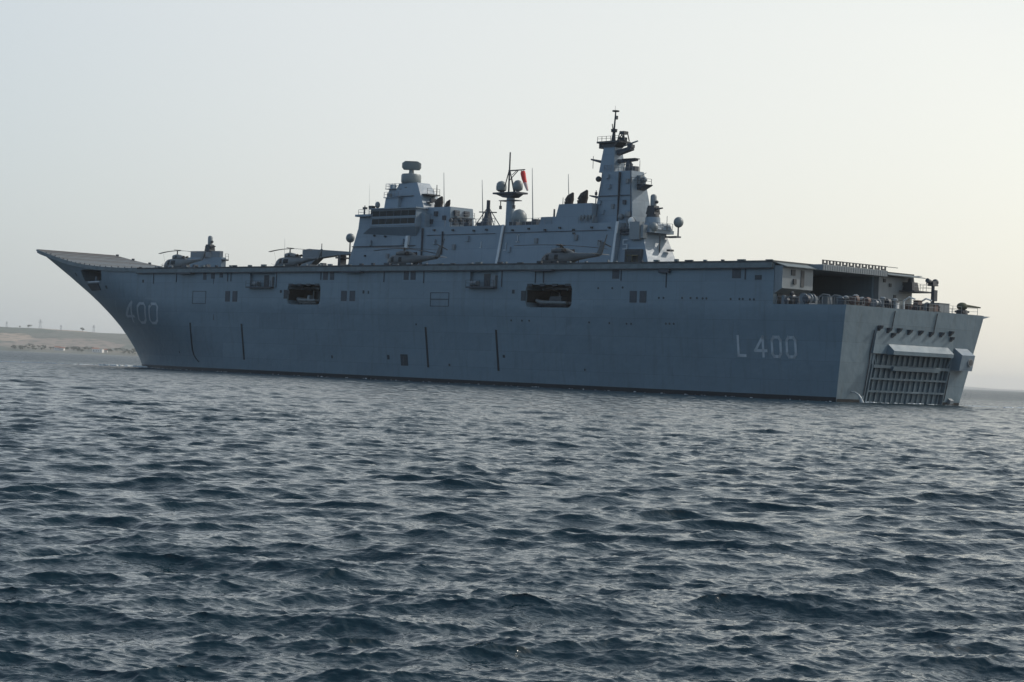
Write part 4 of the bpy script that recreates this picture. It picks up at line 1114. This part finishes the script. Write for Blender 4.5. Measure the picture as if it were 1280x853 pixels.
# main mast
m = MB().box(61.6, 70.6, 9.9, 15.0, 27.36, 36.0, 1.0, 1.4, .35, 1.8); mast = I('main_mast', m)
m = MB(); m.box(64.9, 65.05, 9.75, 10.3, 27.6, 35.8); I('mast_conduit', m, 'dark', mast)
m = MB(); m.rail([(62.5, 10.4, 36.0), (69.0, 10.4, 36.0), (69.0, 13, 36)], 1.1, .04, .8); I('mast_rail', m, 'gear', mast)
m = MB().box(66.9, 70.4, 10.6, 13.4, 36.0, 41.0, .7, .5, .6, .6); spire = I('mast_spire', m, 'isl', mast)
m = MB(); m.box(66.0, 71.2, 10.6, 13.4, 40.9, 41.2); m.pr_v([(66.6, 40.9), (70.8, 40.9), (69.8, 40.2), (67.4, 40.2)], 11, 13); m.box(69.3, 71.2, 11.2, 12.8, 40.1, 40.9); I('mast_platform', m, 'dark', mast)
m = MB()
for a, b_ in (((65.6, 11.4, 41.2), (65.9, 11.5, 42.6)), ((67.2, 11.4, 41.2), (66.7, 11.5, 42.8)), ((65.6, 12.6, 41.2), (65.9, 12.4, 42.6)), ((67.2, 12.6, 41.2), (66.7, 12.4, 42.8)), ((65.6, 11.4, 41.2), (66.7, 11.5, 42.8)), ((67.2, 11.4, 41.2), (65.9, 11.5, 42.6))): m.cyl(a, b_, .10, .10, 5)
m.box(65.8, 66.8, 11.4, 12.5, 42.3, 42.8); m.box(65.9, 66.9, 11.5, 12.4, 41.2, 41.8); I('aerial', m, 'dark', mast)
m = MB(); m.cyl((68.7, 12, 41.2), (68.6, 12, 43.0), .42, .22, 10); m.cyl((68.6, 12, 42.8), (68.6, 12, 43.3), .5, .55, 12); m.cyl((68.6, 12, 43.3), (68.4, 12, 46.3), .16, .11, 8); m.cyl((68.4, 12, 46.2), (68.4, 12, 46.4), .6, .6, 14)
m.cyl((68.9, 12, 43.3), (69.1, 12, 44.2), .1, .08, 6); m.box(68.0, 68.35, 11.8, 12.2, 44.9, 45.5); m.cyl((68.55, 12, 46.4), (68.55, 12, 47.2), .03, .02, 5); I('top_mast', m, 'dark', mast)
# yards and radars
m = MB(); m.pr_v([(69.6, 37.9), (73.4, 38.55), (73.4, 38.3), (69.6, 37.3)], 11.6, 12.4); m.cyl((73.2, 12, 36.9), (73.2, 12, 39.0), .05, .05, 5); m.cyl((71.0, 12, 38.0), (71.0, 12, 38.9), .06, .05, 5); I('yard', m, 'vent', mast)
m = MB(); m.pr_v([(67.6, 38.2), (63.2, 38.0), (63.2, 37.8), (67.6, 37.5)], 11.6, 12.4); m.box(63.0, 66.0, 11.4, 12.6, 38.05, 38.2); m.cyl((66.2, 12, 36.0), (65.8, 12, 37.6), .07, .07, 5); I('yard', m, 'vent', mast)
m = MB(); m.pr_v([(67.8, 39.6), (64.3, 40.2), (64.3, 39.6), (67.8, 38.8)], 11.5, 12.5); m.cyl((64.6, 12, 40.1), (64.6, 12, 40.7), .3, .3, 10); m.box(64.1, 65.1, 11.6, 12.4, 40.0, 40.5); I('radar_arm', m, 'vent', mast)
m = MB()
a0 = Vector((66.9, 12.6, 40.45)); a1 = Vector((62.6, 11.4, 40.95)); m.cyl(a0, a1, .14, .14, 8); I('navigation_radar', m, 'pale', mast)
m = MB(); m.cyl((64.4, 11.5, 36.0), (64.4, 11.5, 36.9), .75, .6, 12); m.lathe((64.4, 11.5, 36.9), [(.6, 0), (.62, .3), (.35, .8), (.05, 1.0)], 14); m.box(62.6, 63.6, 11, 12, 35.9, 36.8); I('tracking_radar', m, 'vent', mast)
m = MB(); m.hexa([(60.6, 11.4, 33.6), (62.9, 11.4, 32.6), (62.9, 13.2, 32.6), (60.6, 13.2, 33.6), (60.4, 11.4, 33.8), (62.9, 11.4, 33.85), (62.9, 13.2, 33.85), (60.4, 13.2, 33.8)]); I('mast_sponson', m, 'vent', mast)
m = MB(); m.ball((61.3, 12, 34.6), .5); m.box(61.7, 62.5, 11.5, 12.5, 33.86, 35.3); m.cyl((62.0, 12, 35.3), (60.9, 12, 35.7), .05, .05, 5); m.cyl((61.3, 12, 33.8), (61.3, 12, 34.3), .3, .3, 8); I('optical_director', m, 'pale', mast)
m = MB(); m.ball((70.4, 10.6, 34.9), .5); I('small_radome', m, 'dark', mast)
m = MB(); m.pr_v([(69.9, 32.0), (73.2, 32.4), (73.2, 32.2), (69.9, 31.4)], 11.4, 12.2); I('yard', m, 'vent', mast)
m = MB(); m.box(62.6, 69.6, 9.88, 10.1, 31.9, 32.0); I('mast_seam', m, 'vent', mast)
m = MB(); m.rail([(62.3, 10.0, 33.95), (61.0, 11.5, 33.85), (60.6, 13.0, 33.85)], .9, .045, .8); m.rail([(66.1, 10.7, 41.2), (71.1, 10.7, 41.2)], .8, .045, .9); I('mast_rail', m, 'dark', mast)
for k, (u, v, w) in enumerate(((67.3, 10.0, 33.5), (66.2, 10.0, 30.2), (68.4, 9.95, 29.3), (63.6, 10.0, 30.8), (69.3, 10.0, 30.9), (63.2, 10.1, 34.3), (67.8, 10.05, 35.2))):
    I('mast_box', MB().box(u-.3, u+.3, v-.25, v+.15, w-.35, w+.35), ('isl', 'gear', 'isl', 'vent')[k % 4], mast)
m = MB(); m.tube([(61.9, 9.75, 27.4), (62.5, 9.98, 35.9)], .07, 6); m.tube([(69.9, 9.75, 27.4), (69.0, 9.98, 35.9)], .05, 6); I('mast_cable', m, 'vent', mast)
for u, w, h in ((70.2, 36.0, 1.6), (69.4, 36.0, 2.2), (65.2, 36.0, 1.4), (63.0, 36.0, 1.9)):
    I('aerial', MB().cyl((u, 12.6, w-.1), (u, 12.6, w+h), .06, .04, 5), 'dark', mast)
for k, (u, w) in enumerate(((88.6, 23.2), (82.0, 24.6), (77.0, 23.5), (72.5, 25.0), (99.0, 25.2), (102.5, 23.8), (107.8, 24.8), (120.5, 22.4), (125.6, 24.9), (67.0, 24.0), (116.5, 25.0))):
    I('wall_cabinet', MB().box(u-.35, u+.35, (7.45 if u > 91 else 7.8)-.05, 8.3, w-.45, w+.45), ('isl', 'gear')[k % 2])
for u0, u1, w in ((92, 110, 26.0), (65.5, 90, 26.1)):
    I('wall_pipe', MB().tube([(u0, 7.72 if u0 > 91 else 7.98, w), (u1, 7.72 if u0 > 91 else 7.98, w)], .05, 6), 'vent')
# aft gun platform on the island
m = MB(); m.box(57.2, 63.2, 9.4, 15.2, 25.72, 26.3); m.pr_u([(9.4, 25.72), (8.6, 26.3), (9.4, 26.3)], 59.5, 63.2); m.box(57.0, 61.0, 10.6, 14.6, 26.3, 27.3, .3, .3, .3, .3); I('gun_platform', m)
def ciws(u, v, w, par, s=1.0):
    m = MB(); m.cyl((u, v, w), (u, v, w+.5*s), 1.1*s, 1.0*s, 16); m.box(u-.95*s, u+.95*s, v-.75*s, v+.75*s, w+.5*s, w+1.9*s, .25*s, .25*s, .15*s, .15*s)
    g_ = m.build('close_in_gun', M['dark'], par)
    m = MB(); m.cyl((u-.5*s, v-.2, w+1.3*s), (u-2.3*s, v-.25, w+1.45*s), .18*s, .12*s, 8); m.box(u-1.0*s, u+.2*s, v-.5*s, v+.5*s, w+1.0*s, w+1.6*s); m.build('gun_barrels', M['dark'], g_)
    m = MB(); m.lathe((u, v, w+1.9*s), [(.5*s, 0), (.52*s, .15*s), (.52*s, 1.5*s), (.40*s, 1.8*s), (.05, 1.92*s)], 18); m.build('gun_radome', M['pale'], g_)
    m = MB(); m.ball((u-.75*s, v, w+2.5*s), .28*s); m.cyl((u-.3*s, v, w+2.5*s), (u-.8*s, v, w+2.5*s), .08*s, .08*s, 6); m.build('camera_ball', M['dark'], g_)
ciws(59.6, 12.6, 28.4, ship)
m = MB().cyl((59.6, 12.6, 27.3), (59.6, 12.6, 28.4), 1.3, 1.2, 16); I('gun_barbette', m)
m = MB(); m.box(58.6, 60.8, 8.4, 9.5, 24.5, 27.4); m.box(57.9, 58.5, 8.6, 9.6, 24.7, 26.9); I('equipment_cabinet', m, 'pale')
m = MB(); m.ball((57.3, 10.4, 26.6), .75); m.cyl((57.3, 10.4, 25.7), (57.3, 10.4, 26.2), .35, .35, 10); I('small_radome', m, 'dome')
m = MB(); m.ball((61.6, 9.6, 27.6), .55, 1.2); m.cyl((61.6, 9.6, 26.3), (61.6, 9.6, 27.2), .4, .4, 10); I('small_radome', m, 'white')
m = MB(); m.box(60.6, 63.0, 8.6, 9.4, 25.4, 25.7); m.rail([(63, 8.7, 25.7), (60.6, 8.7, 25.7)], .9, .04, .8); I('side_platform', m, 'vent')
m = MB(); m.ball((62.6, 9.8, 28.7), .6); m.ball((64.0, 9.6, 28.4), .5); m.cyl((62.6, 9.8, 26.3), (62.6, 9.8, 28.3), .3, .3, 8); m.cyl((60.9, 10.5, 27.2), (62.3, 10.2, 28.9), .1, .1, 6); I('liferaft_canister', m, 'gear')
m = MB(); m.rail([(57.0, 14.6, 26.3), (57.0, 11, 26.3), (59, 9.4, 26.3)], 1.1, .04, 1.0); m.cyl((57.0, 13.2, 26.3), (57.0, 13.2, 28.6), .06, .05, 5); I('platform_rail', m, 'gear')
m = MB(); m.box(55.6, 58.0, 14.0, 15.2, 25.15, 25.4); m.cyl((56.0, 14.9, 25.3), (56.0, 14.9, 27.0), .14, .12, 8); I('radome_bracket', m, 'vent')
m = MB(); m.ball((56.0, 14.9, 27.7), .82, 1.08); I('satellite_radome', m, 'dome')
m = MB(); m.box(57.3, 57.42, 12.0, 12.15, 20.0, 25.3); m.box(56.5, 57.2, 13.6, 14.6, 22.9, 23.2); I('wall_conduit', m, 'dark')
# forward radome on a post before the island
m = MB(); m.cyl((134.4, 10, DK), (134.4, 10, 25.4), .16, .13, 8); I('radome_post', m, 'vent')
m = MB(); m.ball((134.4, 10, 26.1), .85, 1.05); I('satellite_radome', m, 'dome')
# deck crane with its jib resting on a cradle
m = MB().box(144.6, 148.0, 8.6, 11.4, DK+.005, 21.2, .3, .3, .2, .2); crane = m.build('deck_crane', M['gear'], ship)
m = MB().pr_v([(147.8, 23.95), (146.0, 24.15), (133.3, 23.45), (133.3, 22.95), (137, 22.85), (143.2, 22.35), (145.0, 21.2), (147.8, 21.2)], 9.2, 10.8); m.build('jib', M['gear'], crane)
m = MB().box(136.2, 137.0, 9.3, 10.7, DK+.005, 22.83); m.box(135.8, 137.4, 9.0, 11.0, 22.2, 22.5); m.build('jib_cradle', M['vent'], crane)
# forward gun house on the starboard side
m = MB().pr_w([(186.2, 9.0), (175.6, 10.2), (175.4, 11.2), (185.6, 12.5)], DK+.01, 22.9); fg = m.build('gun_house', M['isl'], ship)
m = MB().pr_w([(185.2, 9.3), (176.4, 10.3), (176.2, 11.0), (184.8, 12.2)], 22.9, 24.2); m.build('gun_house_bulwark', M['gear'], fg)
m = MB(); m.box(174.2, 175.9, 10.2, 11.0, 22.2, 22.5); m.rail([(174.3, 10.2, 22.5), (174.3, 11, 22.5)], 1.1, .04, .8); m.build('house_platform', M['dark'], fg)
m = MB().cyl((180.0, 10.4, 22.9), (180.0, 10.4, 24.0), 1.3, 1.2, 16); m.build('gun_barbette', M['gear'], fg)
ciws(180.0, 10.4, 23.75, ship, .95)
# flight deck clutter: nets and lamps on the edge, whips forward
m = MB().cyl((157.0, 12, DK), (157.2, 12, DK+7.5), .05, .02, 5); m.build('whip_antenna', M['gear'], ship)
m = MB().cyl((149.0, 12, DK), (149.1, 12, DK+5.5), .04, .02, 5); m.build('whip_antenna', M['gear'], ship)
for u, l in ((153.0, 1.4), (150.0, .8), (158.0, .5), (146, .5), (112, 1.0)):
    m = MB().box(u-l/2, u+l/2, -14.5, -13.5, DK+.01, DK+.6, .1, .1, .1, .1); m.build('deck_locker', M['vent'], ship)

# ---------------------------------------------------------------- helicopters
def loft(m, secs, n=16, a0=0, a1=360, p=2.6, k=1.0):
    """secs: (x, zc, half width, half height); super-ellipse rings, a0..a1 degrees counted from the top"""
    full = (a1-a0) >= 360; cnt = n if full else n+1
    o = len(m.v)
    for (x, zc, hw, hh) in secs:
        for i in range(cnt):
            t = R(a0 + (a1-a0)*i/n); s_, c = math.sin(t), math.cos(t)
            m.v.append((x, k*hw*math.copysign(abs(s_)**(2/p), s_), zc + k*hh*math.copysign(abs(c)**(2/p), c)))
    for j in range(len(secs)-1):
        for i in range(cnt if full else cnt-1):
            a, b_ = o+j*cnt+i, o+j*cnt+(i+1) % cnt
            m.f.append([a, b_, b_+cnt, a+cnt]); m.sm.append(True)
    if full:
        m.f.append([o+i for i in range(cnt)]); m.f.append([o+(len(secs)-1)*cnt+i for i in range(cnt)]); m.sm += [False, False]
    return m
def interp(secs, x):
    for a, b_ in zip(secs[:-1], secs[1:]):
        if a[0] >= x >= b_[0]:
            t = (a[0]-x)/(a[0]-b_[0]+1e-9); return tuple(a[i]+(b_[i]-a[i])*t for i in range(4))
    return secs[-1]
def sub(secs, xs): return [(x,)+interp(secs, x)[1:] for x in xs]
def blade(name, parent, hub, azim, L, chord, droop, m, root=.5):
    b_ = MB(); c, s_ = math.cos(azim), math.sin(azim); N = 6
    rows = []
    for i in range(N+1):
        t = root + (L-root)*i/N; z = hub[2] - droop*(t/L)**2
        for q_ in (-.5, .5):
            for dz in (-.035, .035):
                rows.append((hub[0]+c*t-s_*q_*chord, hub[1]+s_*t+c*q_*chord, z+dz))
    o = 0
    F = []
    for i in range(N):
        a, d = 4*i, 4*i+4
        F += [(a, a+1, d+1, d), (a+2, a+3, d+3, d+2), (a, a+2, d+2, d), (a+1, a+3, d+3, d+1)]
    F += [(0, 1, 3, 2), (4*N, 4*N+1, 4*N+3, 4*N+2)]
    b_.add(rows, F); b_.build(name, m, parent)

def wheel(m, u, v, w, r, wd): m.cyl((u, v-wd/2, w), (u, v+wd/2, w), r, r, 16)

def naval_helicopter(u, v, label, blade0):
    z0 = deck_w(u)
    r = empty('naval_helicopter', s2w(u, v, z0+.005), SHIP_RZ, .92); tag(r, label, 'helicopter', 'helicopters parked on the flight deck')
    S_ = [(4.6, 1.35, .12, .15), (4.35, 1.38, .5, .42), (3.7, 1.5, .85, .75), (2.9, 1.72, 1.05, 1.05), (1.6, 1.8, 1.12, 1.18), (-1.6, 1.8, 1.12, 1.18), (-2.8, 1.9, .95, 1.0), (-4.2, 2.05, .6, .68), (-6.5, 2.2, .42, .48), (-9.1, 2.35, .28, .36)]
    loft(MB(), S_).build('fuselage', M['heli'], r)
    g_ = MB(); loft(g_, sub(S_, [3.95, 3.6, 3.2, 2.8]), 14, -78, 78, k=1.02); g_.build('windscreen', M['glass'], r)
    for sg in (-1, 1):
        loft(MB(), sub(S_, [2.6, 2.2, 1.8]), 4, sg*62 if sg > 0 else -100, sg*100 if sg > 0 else -62, k=1.015).build('cockpit_door_window', M['glass'], r)
        loft(MB(), sub(S_, [.4, 0, -.5]), 4, 66 if sg > 0 else -98, 98 if sg > 0 else -66, k=1.015).build('cabin_window', M['glass'], r)
    loft(MB(), [(1.9, 3.0, .5, .2), (1.5, 3.1, .85, .42), (.2, 3.15, .95, .5), (-1.2, 3.1, .9, .45), (-2.6, 2.9, .6, .25), (-3.2, 2.75, .3, .12)]).build('engine_cowling', M['heli'], r)
    for sg in (-1, 1):
        MB().cyl((-1.3, sg*.85, 3.1), (-2.2, sg*1.15, 3.15), .28, .3, 12).build('exhaust', M['funnel'], r)
        m = MB(); m.cyl((1.0, sg*1.1, 1.2), (.9, sg*1.35, .4), .09, .09, 8); wheel(m, .9, sg*1.42, .36, .36, .26); m.build('main_wheel', M['rubber'], r)
    m = MB(); m.cyl((-4.4, 0, 1.6), (-4.7, 0, .3), .08, .08, 8); wheel(m, -4.7, -.14, .24, .24, .16); wheel(m, -4.7, .14, .24, .24, .16); m.build('tail_wheel', M['rubber'], r)
    m = MB(); m.cyl((0, 0, 3.5), (0, 0, 4.2), .2, .16, 12); m.lathe((0, 0, 3.9), [(.2, 0), (.42, .1), (.42, .25), (.2, .38)], 14)
    for k in range(4):
        a = blade0 + k*math.pi/2; m.box(-.1, .1, -.1, .1, 4.0, 4.12); m.cyl((0, 0, 4.08), (math.cos(a)*.9, math.sin(a)*.9, 4.08), .12, .08, 8)
    m.build('rotor_hub', M['rotor'], r)
    for k in range(4): blade('rotor_blade', r, (0, 0, 4.1), blade0 + k*math.pi/2, 8.2, .53, .38, M['rotor'], .8)
    m = MB().pr_v([(-8.2, 2.1), (-9.0, 2.7), (-10.0, 4.5), (-10.7, 4.5), (-10.0, 2.4), (-9.3, 2.0)], -.14, .14); m.build('tail_fin', M['heli'], r)
    m = MB().box(-9.9, -8.8, -2.1, 2.1, 2.42, 2.5, .1, .1, .1, .1); m.build('stabilator', M['rib'], r)
    for k in range(4):
        a = R(20)+k*math.pi/2; m = MB(); c, s_ = math.cos(a), math.sin(a)
        m.hexa([(-10.2-s_*.1, .35, 4.25+c*.1), (-10.2+s_*.1, .35, 4.25-c*.1), (-10.2+s_*.1, .4, 4.25-c*.1), (-10.2-s_*.1, .4, 4.25+c*.1),
                (-10.2+c*1.65-s_*.1, .35, 4.25+s_*1.65+c*.1), (-10.2+c*1.65+s_*.1, .35, 4.25+s_*1.65-c*.1), (-10.2+c*1.65+s_*.1, .4, 4.25+s_*1.65-c*.1), (-10.2+c*1.65-s_*.1, .4, 4.25+s_*1.65+c*.1)])
        m.build('tail_rotor_blade', M['rotor'], r)
    MB().cyl((-10.2, .1, 4.25), (-10.2, .45, 4.25), .14, .14, 10).build('tail_rotor_hub', M['rotor'], r)
    m = MB(); m.lathe((2.2, 0, .35), [(.1, 0), (.6, .1), (.65, .3), (.3, .4)], 14); m.build('belly_radome', M['heli'], r)
    m = MB(); m.cyl((-.4, 1.25, 1.3), (-.4, 1.75, 1.2), .08, .08, 6); m.cyl((.8, 1.75, 1.15), (-1.8, 1.75, 1.15), .16, .16, 10); m.build('weapon_pylon', M['heli'], r)

# the two long blades lie across the line of sight
B0 = ANG + R(90)
naval_helicopter(103.4, -3.0, 'dark grey four bladed helicopter parked in front of the glazed bridge', R(-4))
naval_helicopter(65.0, -3.0, 'dark grey four bladed helicopter parked in front of the main mast', B0 - R(88))

def utility_helicopter(u, v, label):
    z0 = deck_w(u)
    r = empty('utility_helicopter', s2w(u, v, z0+.005), SHIP_RZ, .92); tag(r, label, 'helicopter', 'helicopters parked on the flight deck')
    S_ = [(4.35, 1.15, .15, .18), (4.1, 1.2, .55, .45), (3.4, 1.4, .95, .75), (2.5, 1.65, 1.2, 1.0), (1.2, 1.7, 1.3, 1.1), (-1.4, 1.7, 1.3, 1.1), (-2.4, 1.8, 1.0, .95), (-3.4, 2.0, .62, .65), (-5.5, 2.2, .38, .42), (-8.8, 2.55, .18, .24)]
    loft(MB(), S_).build('fuselage', M['heli2'], r)
    loft(MB(), sub(S_, [3.75, 3.3, 2.8, 2.3]), 14, -75, 75, k=1.02).build('windscreen', M['glass'], r)
    for sg in (-1, 1):
        loft(MB(), sub(S_, [1.9, 1.5, 1.0]), 4, 55 if sg > 0 else -95, 95 if sg > 0 else -55, k=1.015).build('cockpit_door_window', M['glass'], r)
        loft(MB(), sub(S_, [.5, 0, -.7, -1.1]), 4, 60 if sg > 0 else -95, 95 if sg > 0 else -60, k=1.015).build('cabin_window', M['glass'], r)
        m = MB(); m.tube([(2.9, sg*1.3, .45), (2.3, sg*1.3, .1), (-1.9, sg*1.3, .1)], .09, 8)
        for x in (1.2, -1.0): m.cyl((x, sg*1.3, .1), (x, sg*.7, .75), .07, .07, 6)
        m.build('skid', M['rotor'], r)
        MB().cyl((-2.4, sg*.35, 3.0), (-3.2, sg*.5, 3.15), .22, .24, 12).build('exhaust', M['funnel'], r)
    loft(MB(), [(1.3, 2.9, .4, .2), (.9, 3.1, .7, .5), (-.3, 3.2, .75, .55), (-1.4, 3.05, .75, .5), (-2.6, 2.9, .55, .35), (-3.3, 2.7, .3, .15)]).build('engine_cowling', M['heli2'], r)
    MB().box(-.9, -.3, -.78, .78, 2.95, 3.35).build('engine_intake', M['funnel'], r)
    m = MB(); m.cyl((0, 0, 3.5), (0, 0, 4.5), .15, .12, 12); m.box(-.75, .75, -.12, .12, 4.42, 4.56); m.cyl((0, -.9, 4.65), (0, .9, 4.65), .06, .06, 6); m.build('rotor_hub', M['rotor'], r)
    for k in range(2): blade('rotor_blade', r, (0, 0, 4.5), R(3)+k*math.pi, 7.3, .60, .50, M['rotor'], .6)
    m = MB().pr_v([(-8.0, 2.3), (-8.6, 2.8), (-9.9, 4.3), (-10.4, 4.3), (-9.4, 2.5), (-8.9, 2.3)], -.1, .1); m.build('tail_fin', M['heli2'], r)
    m = MB().box(-7.3, -6.5, -1.4, 1.4, 2.35, 2.42); m.build('stabilizer', M['heli2'], r)
    for k in range(2):
        s_ = 1 if k else -1; m = MB().box(-9.95+.3*s_*0, -9.75, .2, .25, min(4.1, 4.1+1.3*s_), max(4.1, 4.1+1.3*s_)); m.build('tail_rotor_blade', M['rotor'], r)
    MB().cyl((-9.85, .05, 4.1), (-9.85, .3, 4.1), .12, .12, 10).build('tail_rotor_hub', M['rotor'], r)
    m = MB(); m.cyl((4.2, -.3, 1.3), (5.6, -.35, 1.5), .03, .02, 5); m.cyl((5.2, 0, 3.9), (4.3, 0, 1.4), .015, .015, 4); m.build('nose_probe', M['rotor'], r)
utility_helicopter(172.0, -3.0, 'mid grey two bladed helicopter nearest the ski jump, in front of the gun house')
utility_helicopter(135.8, -3.0, 'mid grey two bladed helicopter in front of the deck crane')

# ---------------------------------------------------------------- tractor, boats, windsock
t = empty('deck_tractor', s2w(59.8, 7.6, DK+.005), SHIP_RZ); tag(t, 'olive yellow deck tractor parked before the dark island door', 'tractor')
m = MB(); m.box(-1.5, 1.5, -.75, .75, .5, 1.25, .1, .1, .05, .05); m.box(.2, 1.4, -.7, .7, 1.25, 1.6, .1, .3, .1, .1); m.build('body', M['olive'], t)
m = MB()
for x in (-1.1, -.1):
    for y in (-.6, .6): m.cyl((x, y, 1.2), (x, y, 2.7), .05, .05, 6)
m.box(-1.3, .1, -.75, .75, 2.7, 2.85); m.build('cab', M['canvas'], t)
MB().box(-1.0, -.5, -.4, .4, 1.26, 1.9).build('seat', M['rubber'], t)
for x in (-1, 1):
    for y in (-.78, .78): MB().cyl((x, y-.12, .45), (x, y+.12, .45), .45, .45, 14).build('wheel', M['rubber'], t)

def boat(u, v, w, label, L, mats, cabin):
    r = empty('ship_boat', s2w(u, v, w), SHIP_RZ); tag(r, label, 'boat', "boats stowed in the ship's side bays")
    hsecs = [(L*.5, .95, .08, .22), (L*.42, .75, .5, .45), (L*.25, .6, .9, .58), (-L*.1, .55, 1.0, .55), (-L*.48, .55, .95, .55)]
    loft(MB(), hsecs, 14, 90, 270).build('hull', M[mats[0]], r)
    m = MB(); pts = [(-L*.5, -1.05, .75), (L*.2, -1.05, .8), (L*.4, -.6, .98), (L*.52, 0, 1.12), (L*.4, .6, .98), (L*.2, 1.05, .8), (-L*.5, 1.05, .75)]
    m.tube(pts, .26, 10)
    for p in pts[1:-1]: m.ball(p, .26)
    m.build('inflatable_tube' if not cabin else 'gunwale', M[mats[1]], r)
    m = MB().box(-L*.48, L*.3, -.9, .9, .55, .62); m.build('deck', M['gear'], r)
    if not cabin:
        m = MB(); m.box(-.5, .4, -.4, .4, .62, 1.7, .1, .35, .05, .05); m.tube([(-1.9, -.6, .62), (-1.9, -.6, 2.4), (-1.9, .6, 2.4), (-1.9, .6, .62)], .06, 6); m.build('console', M['pale'], r)
        m = MB(); m.box(-L*.58, -L*.5, -.35, .35, .5, 1.5, .05, .05, .05, .05); m.build('outboard_engine', M['dark'], r)
    else:
        m = MB(); m.box(-L*.3, L*.1, -.75, .75, .62, 1.75, .1, .5, .1, .1); m.build('cabin', M['dark'], r)
    m = MB()
    for x in (-L*.25, L*.2): m.box(x-.12, x+.12, -.8, .8, 0.003, .3)
    m.build('cradle_chock', M['dark'], r)
boat(115.0, -14.3, 12.36, 'pale grey inflatable boat in the forward side bay', 6.2, ('rib', 'rib'), False)
boat(54.6, -14.2, 12.26, 'low dark workboat with grey gunwale in the after side bay', 7.4, ('vent', 'rib'), True)

ws = empty('windsock', s2w(90.2, 12, 37.25), SHIP_RZ); tag(ws, 'red and white windsock hanging from the mast yard', 'windsock')
ax = [(0, 0, -.1), (-.05, 0, -.5), (-.3, 0, -1.3), (-.7, 0, -2.2), (-1.1, 0, -3.0), (-1.35, 0, -3.5)]
rr = [.36, .46, .42, .33, .25, .18]
a = MB(); b_ = MB()
for i in range(5): (a if i in (0, 1, 2) else b_).cyl(ax[i], ax[i+1], rr[i], rr[i+1], 14)
a.build('red_band', M['red'], ws); M['pink'] = mat('windsock_white', (0.62, 0.42, 0.40), .7, vary=.1, scale=2); b_.build('white_band', M['pink'], ws)
MB().tube([(0, 0, .1), (0, .55, -.1)], .03, 5).tube([(0, 0, .1), (0, -.55, -.1)], .03, 5).build('hoop', M['dark'], ws)

# ---------------------------------------------------------------- foam and discharge
fm = mat('foam', (0.62, 0.66, 0.68), .8, vary=.12, scale=1.2)
def foam(name, label, pts, n, wd, size, seed, hgt=.16):
    """small lumps of broken water along a line of world points"""
    rg = random.Random(seed); m = MB()
    for _ in range(n):
        t = rg.random()*(len(pts)-1); i = int(t); f = t-i
        x = pts[i][0]+(pts[i+1][0]-pts[i][0])*f + rg.gauss(0, wd); y = pts[i][1]+(pts[i+1][1]-pts[i][1])*f + rg.gauss(0, wd*2.2)
        d = math.hypot(x, y)
        Z, DX, DY = sea_height(np.array([x]), np.array([y]), np.array([d*.0018]))
        z = float(Z[0]); x += float(DX[0]); y += float(DY[0])
        s_ = size*rg.uniform(.35, 1.3); k = 9; top = hgt*rg.uniform(.3, 1.2)
        ring0 = [(x+s_*math.cos(a)*(1+rg.uniform(-.3, .3)), -(y+s_*.8*math.sin(a)*(1+rg.uniform(-.3, .3))), z-.10) for a in [2*math.pi*j/k for j in range(k)]]
        ring1 = [(x+(p[0]-x)*.6, -y+(p[1]+y)*.6, z+top*rg.uniform(.6, 1)) for p in ring0]
        o = len(m.v); m.v += ring0 + ring1 + [(x, -y, z+top)]
        for j in range(k):
            m.f.append([o+j, o+(j+1) % k, o+k+(j+1) % k, o+k+j]); m.f.append([o+k+j, o+k+(j+1) % k, o+2*k]); m.sm += [True, True]
    o = m.build(name, fm); tag(o, label, 'foam', kind='stuff'); return o
def sea_px(x, y):
    """a point of the calm sea plane seen along a picture direction, used once to lay out the wakes"""
    X, Yv = x-640, 426.5-y; c, s_ = math.cos(ROLL), math.sin(ROLL)
    px, py = (X*c-Yv*s_)/2653.3, (X*s_+Yv*c)/2653.3
    d = (px, math.cos(PITCH)-py*math.sin(PITCH), math.sin(PITCH)+py*math.cos(PITCH)); t = -CAM_H/d[2]
    return d[0]*t, d[1]*t
foam('wake_foam', 'thin pale streak of foam stretching left from the bow', [sea_px(2, 452.3), sea_px(60, 454.5), sea_px(120, 456.6)], 150, .9, .55, 3, .10)
b0 = s2w(us(0)+1.5, 0, 0)
foam('bow_wave', 'white broken water at the foot of the bow', [sea_px(128, 457.2), sea_px(155, 458.2), (b0[0], b0[1]), s2w(180, -3.2, 0)[:2]], 170, .6, .45, 5, .3)
foam('stern_wash', 'pale strip of wash trailing right from the stern', [s2w(-1.5, 14.5, 0)[:2], sea_px(1235, 509.2), sea_px(1300, 511.3)], 140, .5, .4, 7, .10)
foam('gate_wash', 'white splash along the foot of the stern gate', [s2w(-.8, -10, 0)[:2], s2w(-.7, 2, 0)[:2], s2w(-.6, 12, 0)[:2]], 90, .25, .25, 9, .12)
m = MB(); m.ball(s2w(-.9, 11.8, .25), .55, .6); 
j = MB(); P = [(-.3, -11.4, 1.45), (-.75, -11.2, 1.4), (-1.15, -10.9, 1.1), (-1.4, -10.7, .6), (-1.55, -10.5, -.1)]
for a, b_, r0, r1 in zip(P[:-1], P[1:], (.07, .09, .13, .2), (.09, .13, .2, .33)): j.cyl(a, b_, r0, r1, 10)
jo = j.build('water_discharge', mat('falling_water', (.36, .40, .42), .35), None); jo.matrix_world = ship.matrix_basis.copy()
tag(jo, 'white jet of water pouring from the port corner of the stern', 'water jet')

wl = [s2w(u, -(hb(min(u, us(0.1)), 0.1)+.25), 0)[:2] for u in np.linspace(0, 183, 40)]
foam('waterline_foam', "thin broken lapping foam along the ship's waterline", wl, 260, .10, .22, 12, .05)
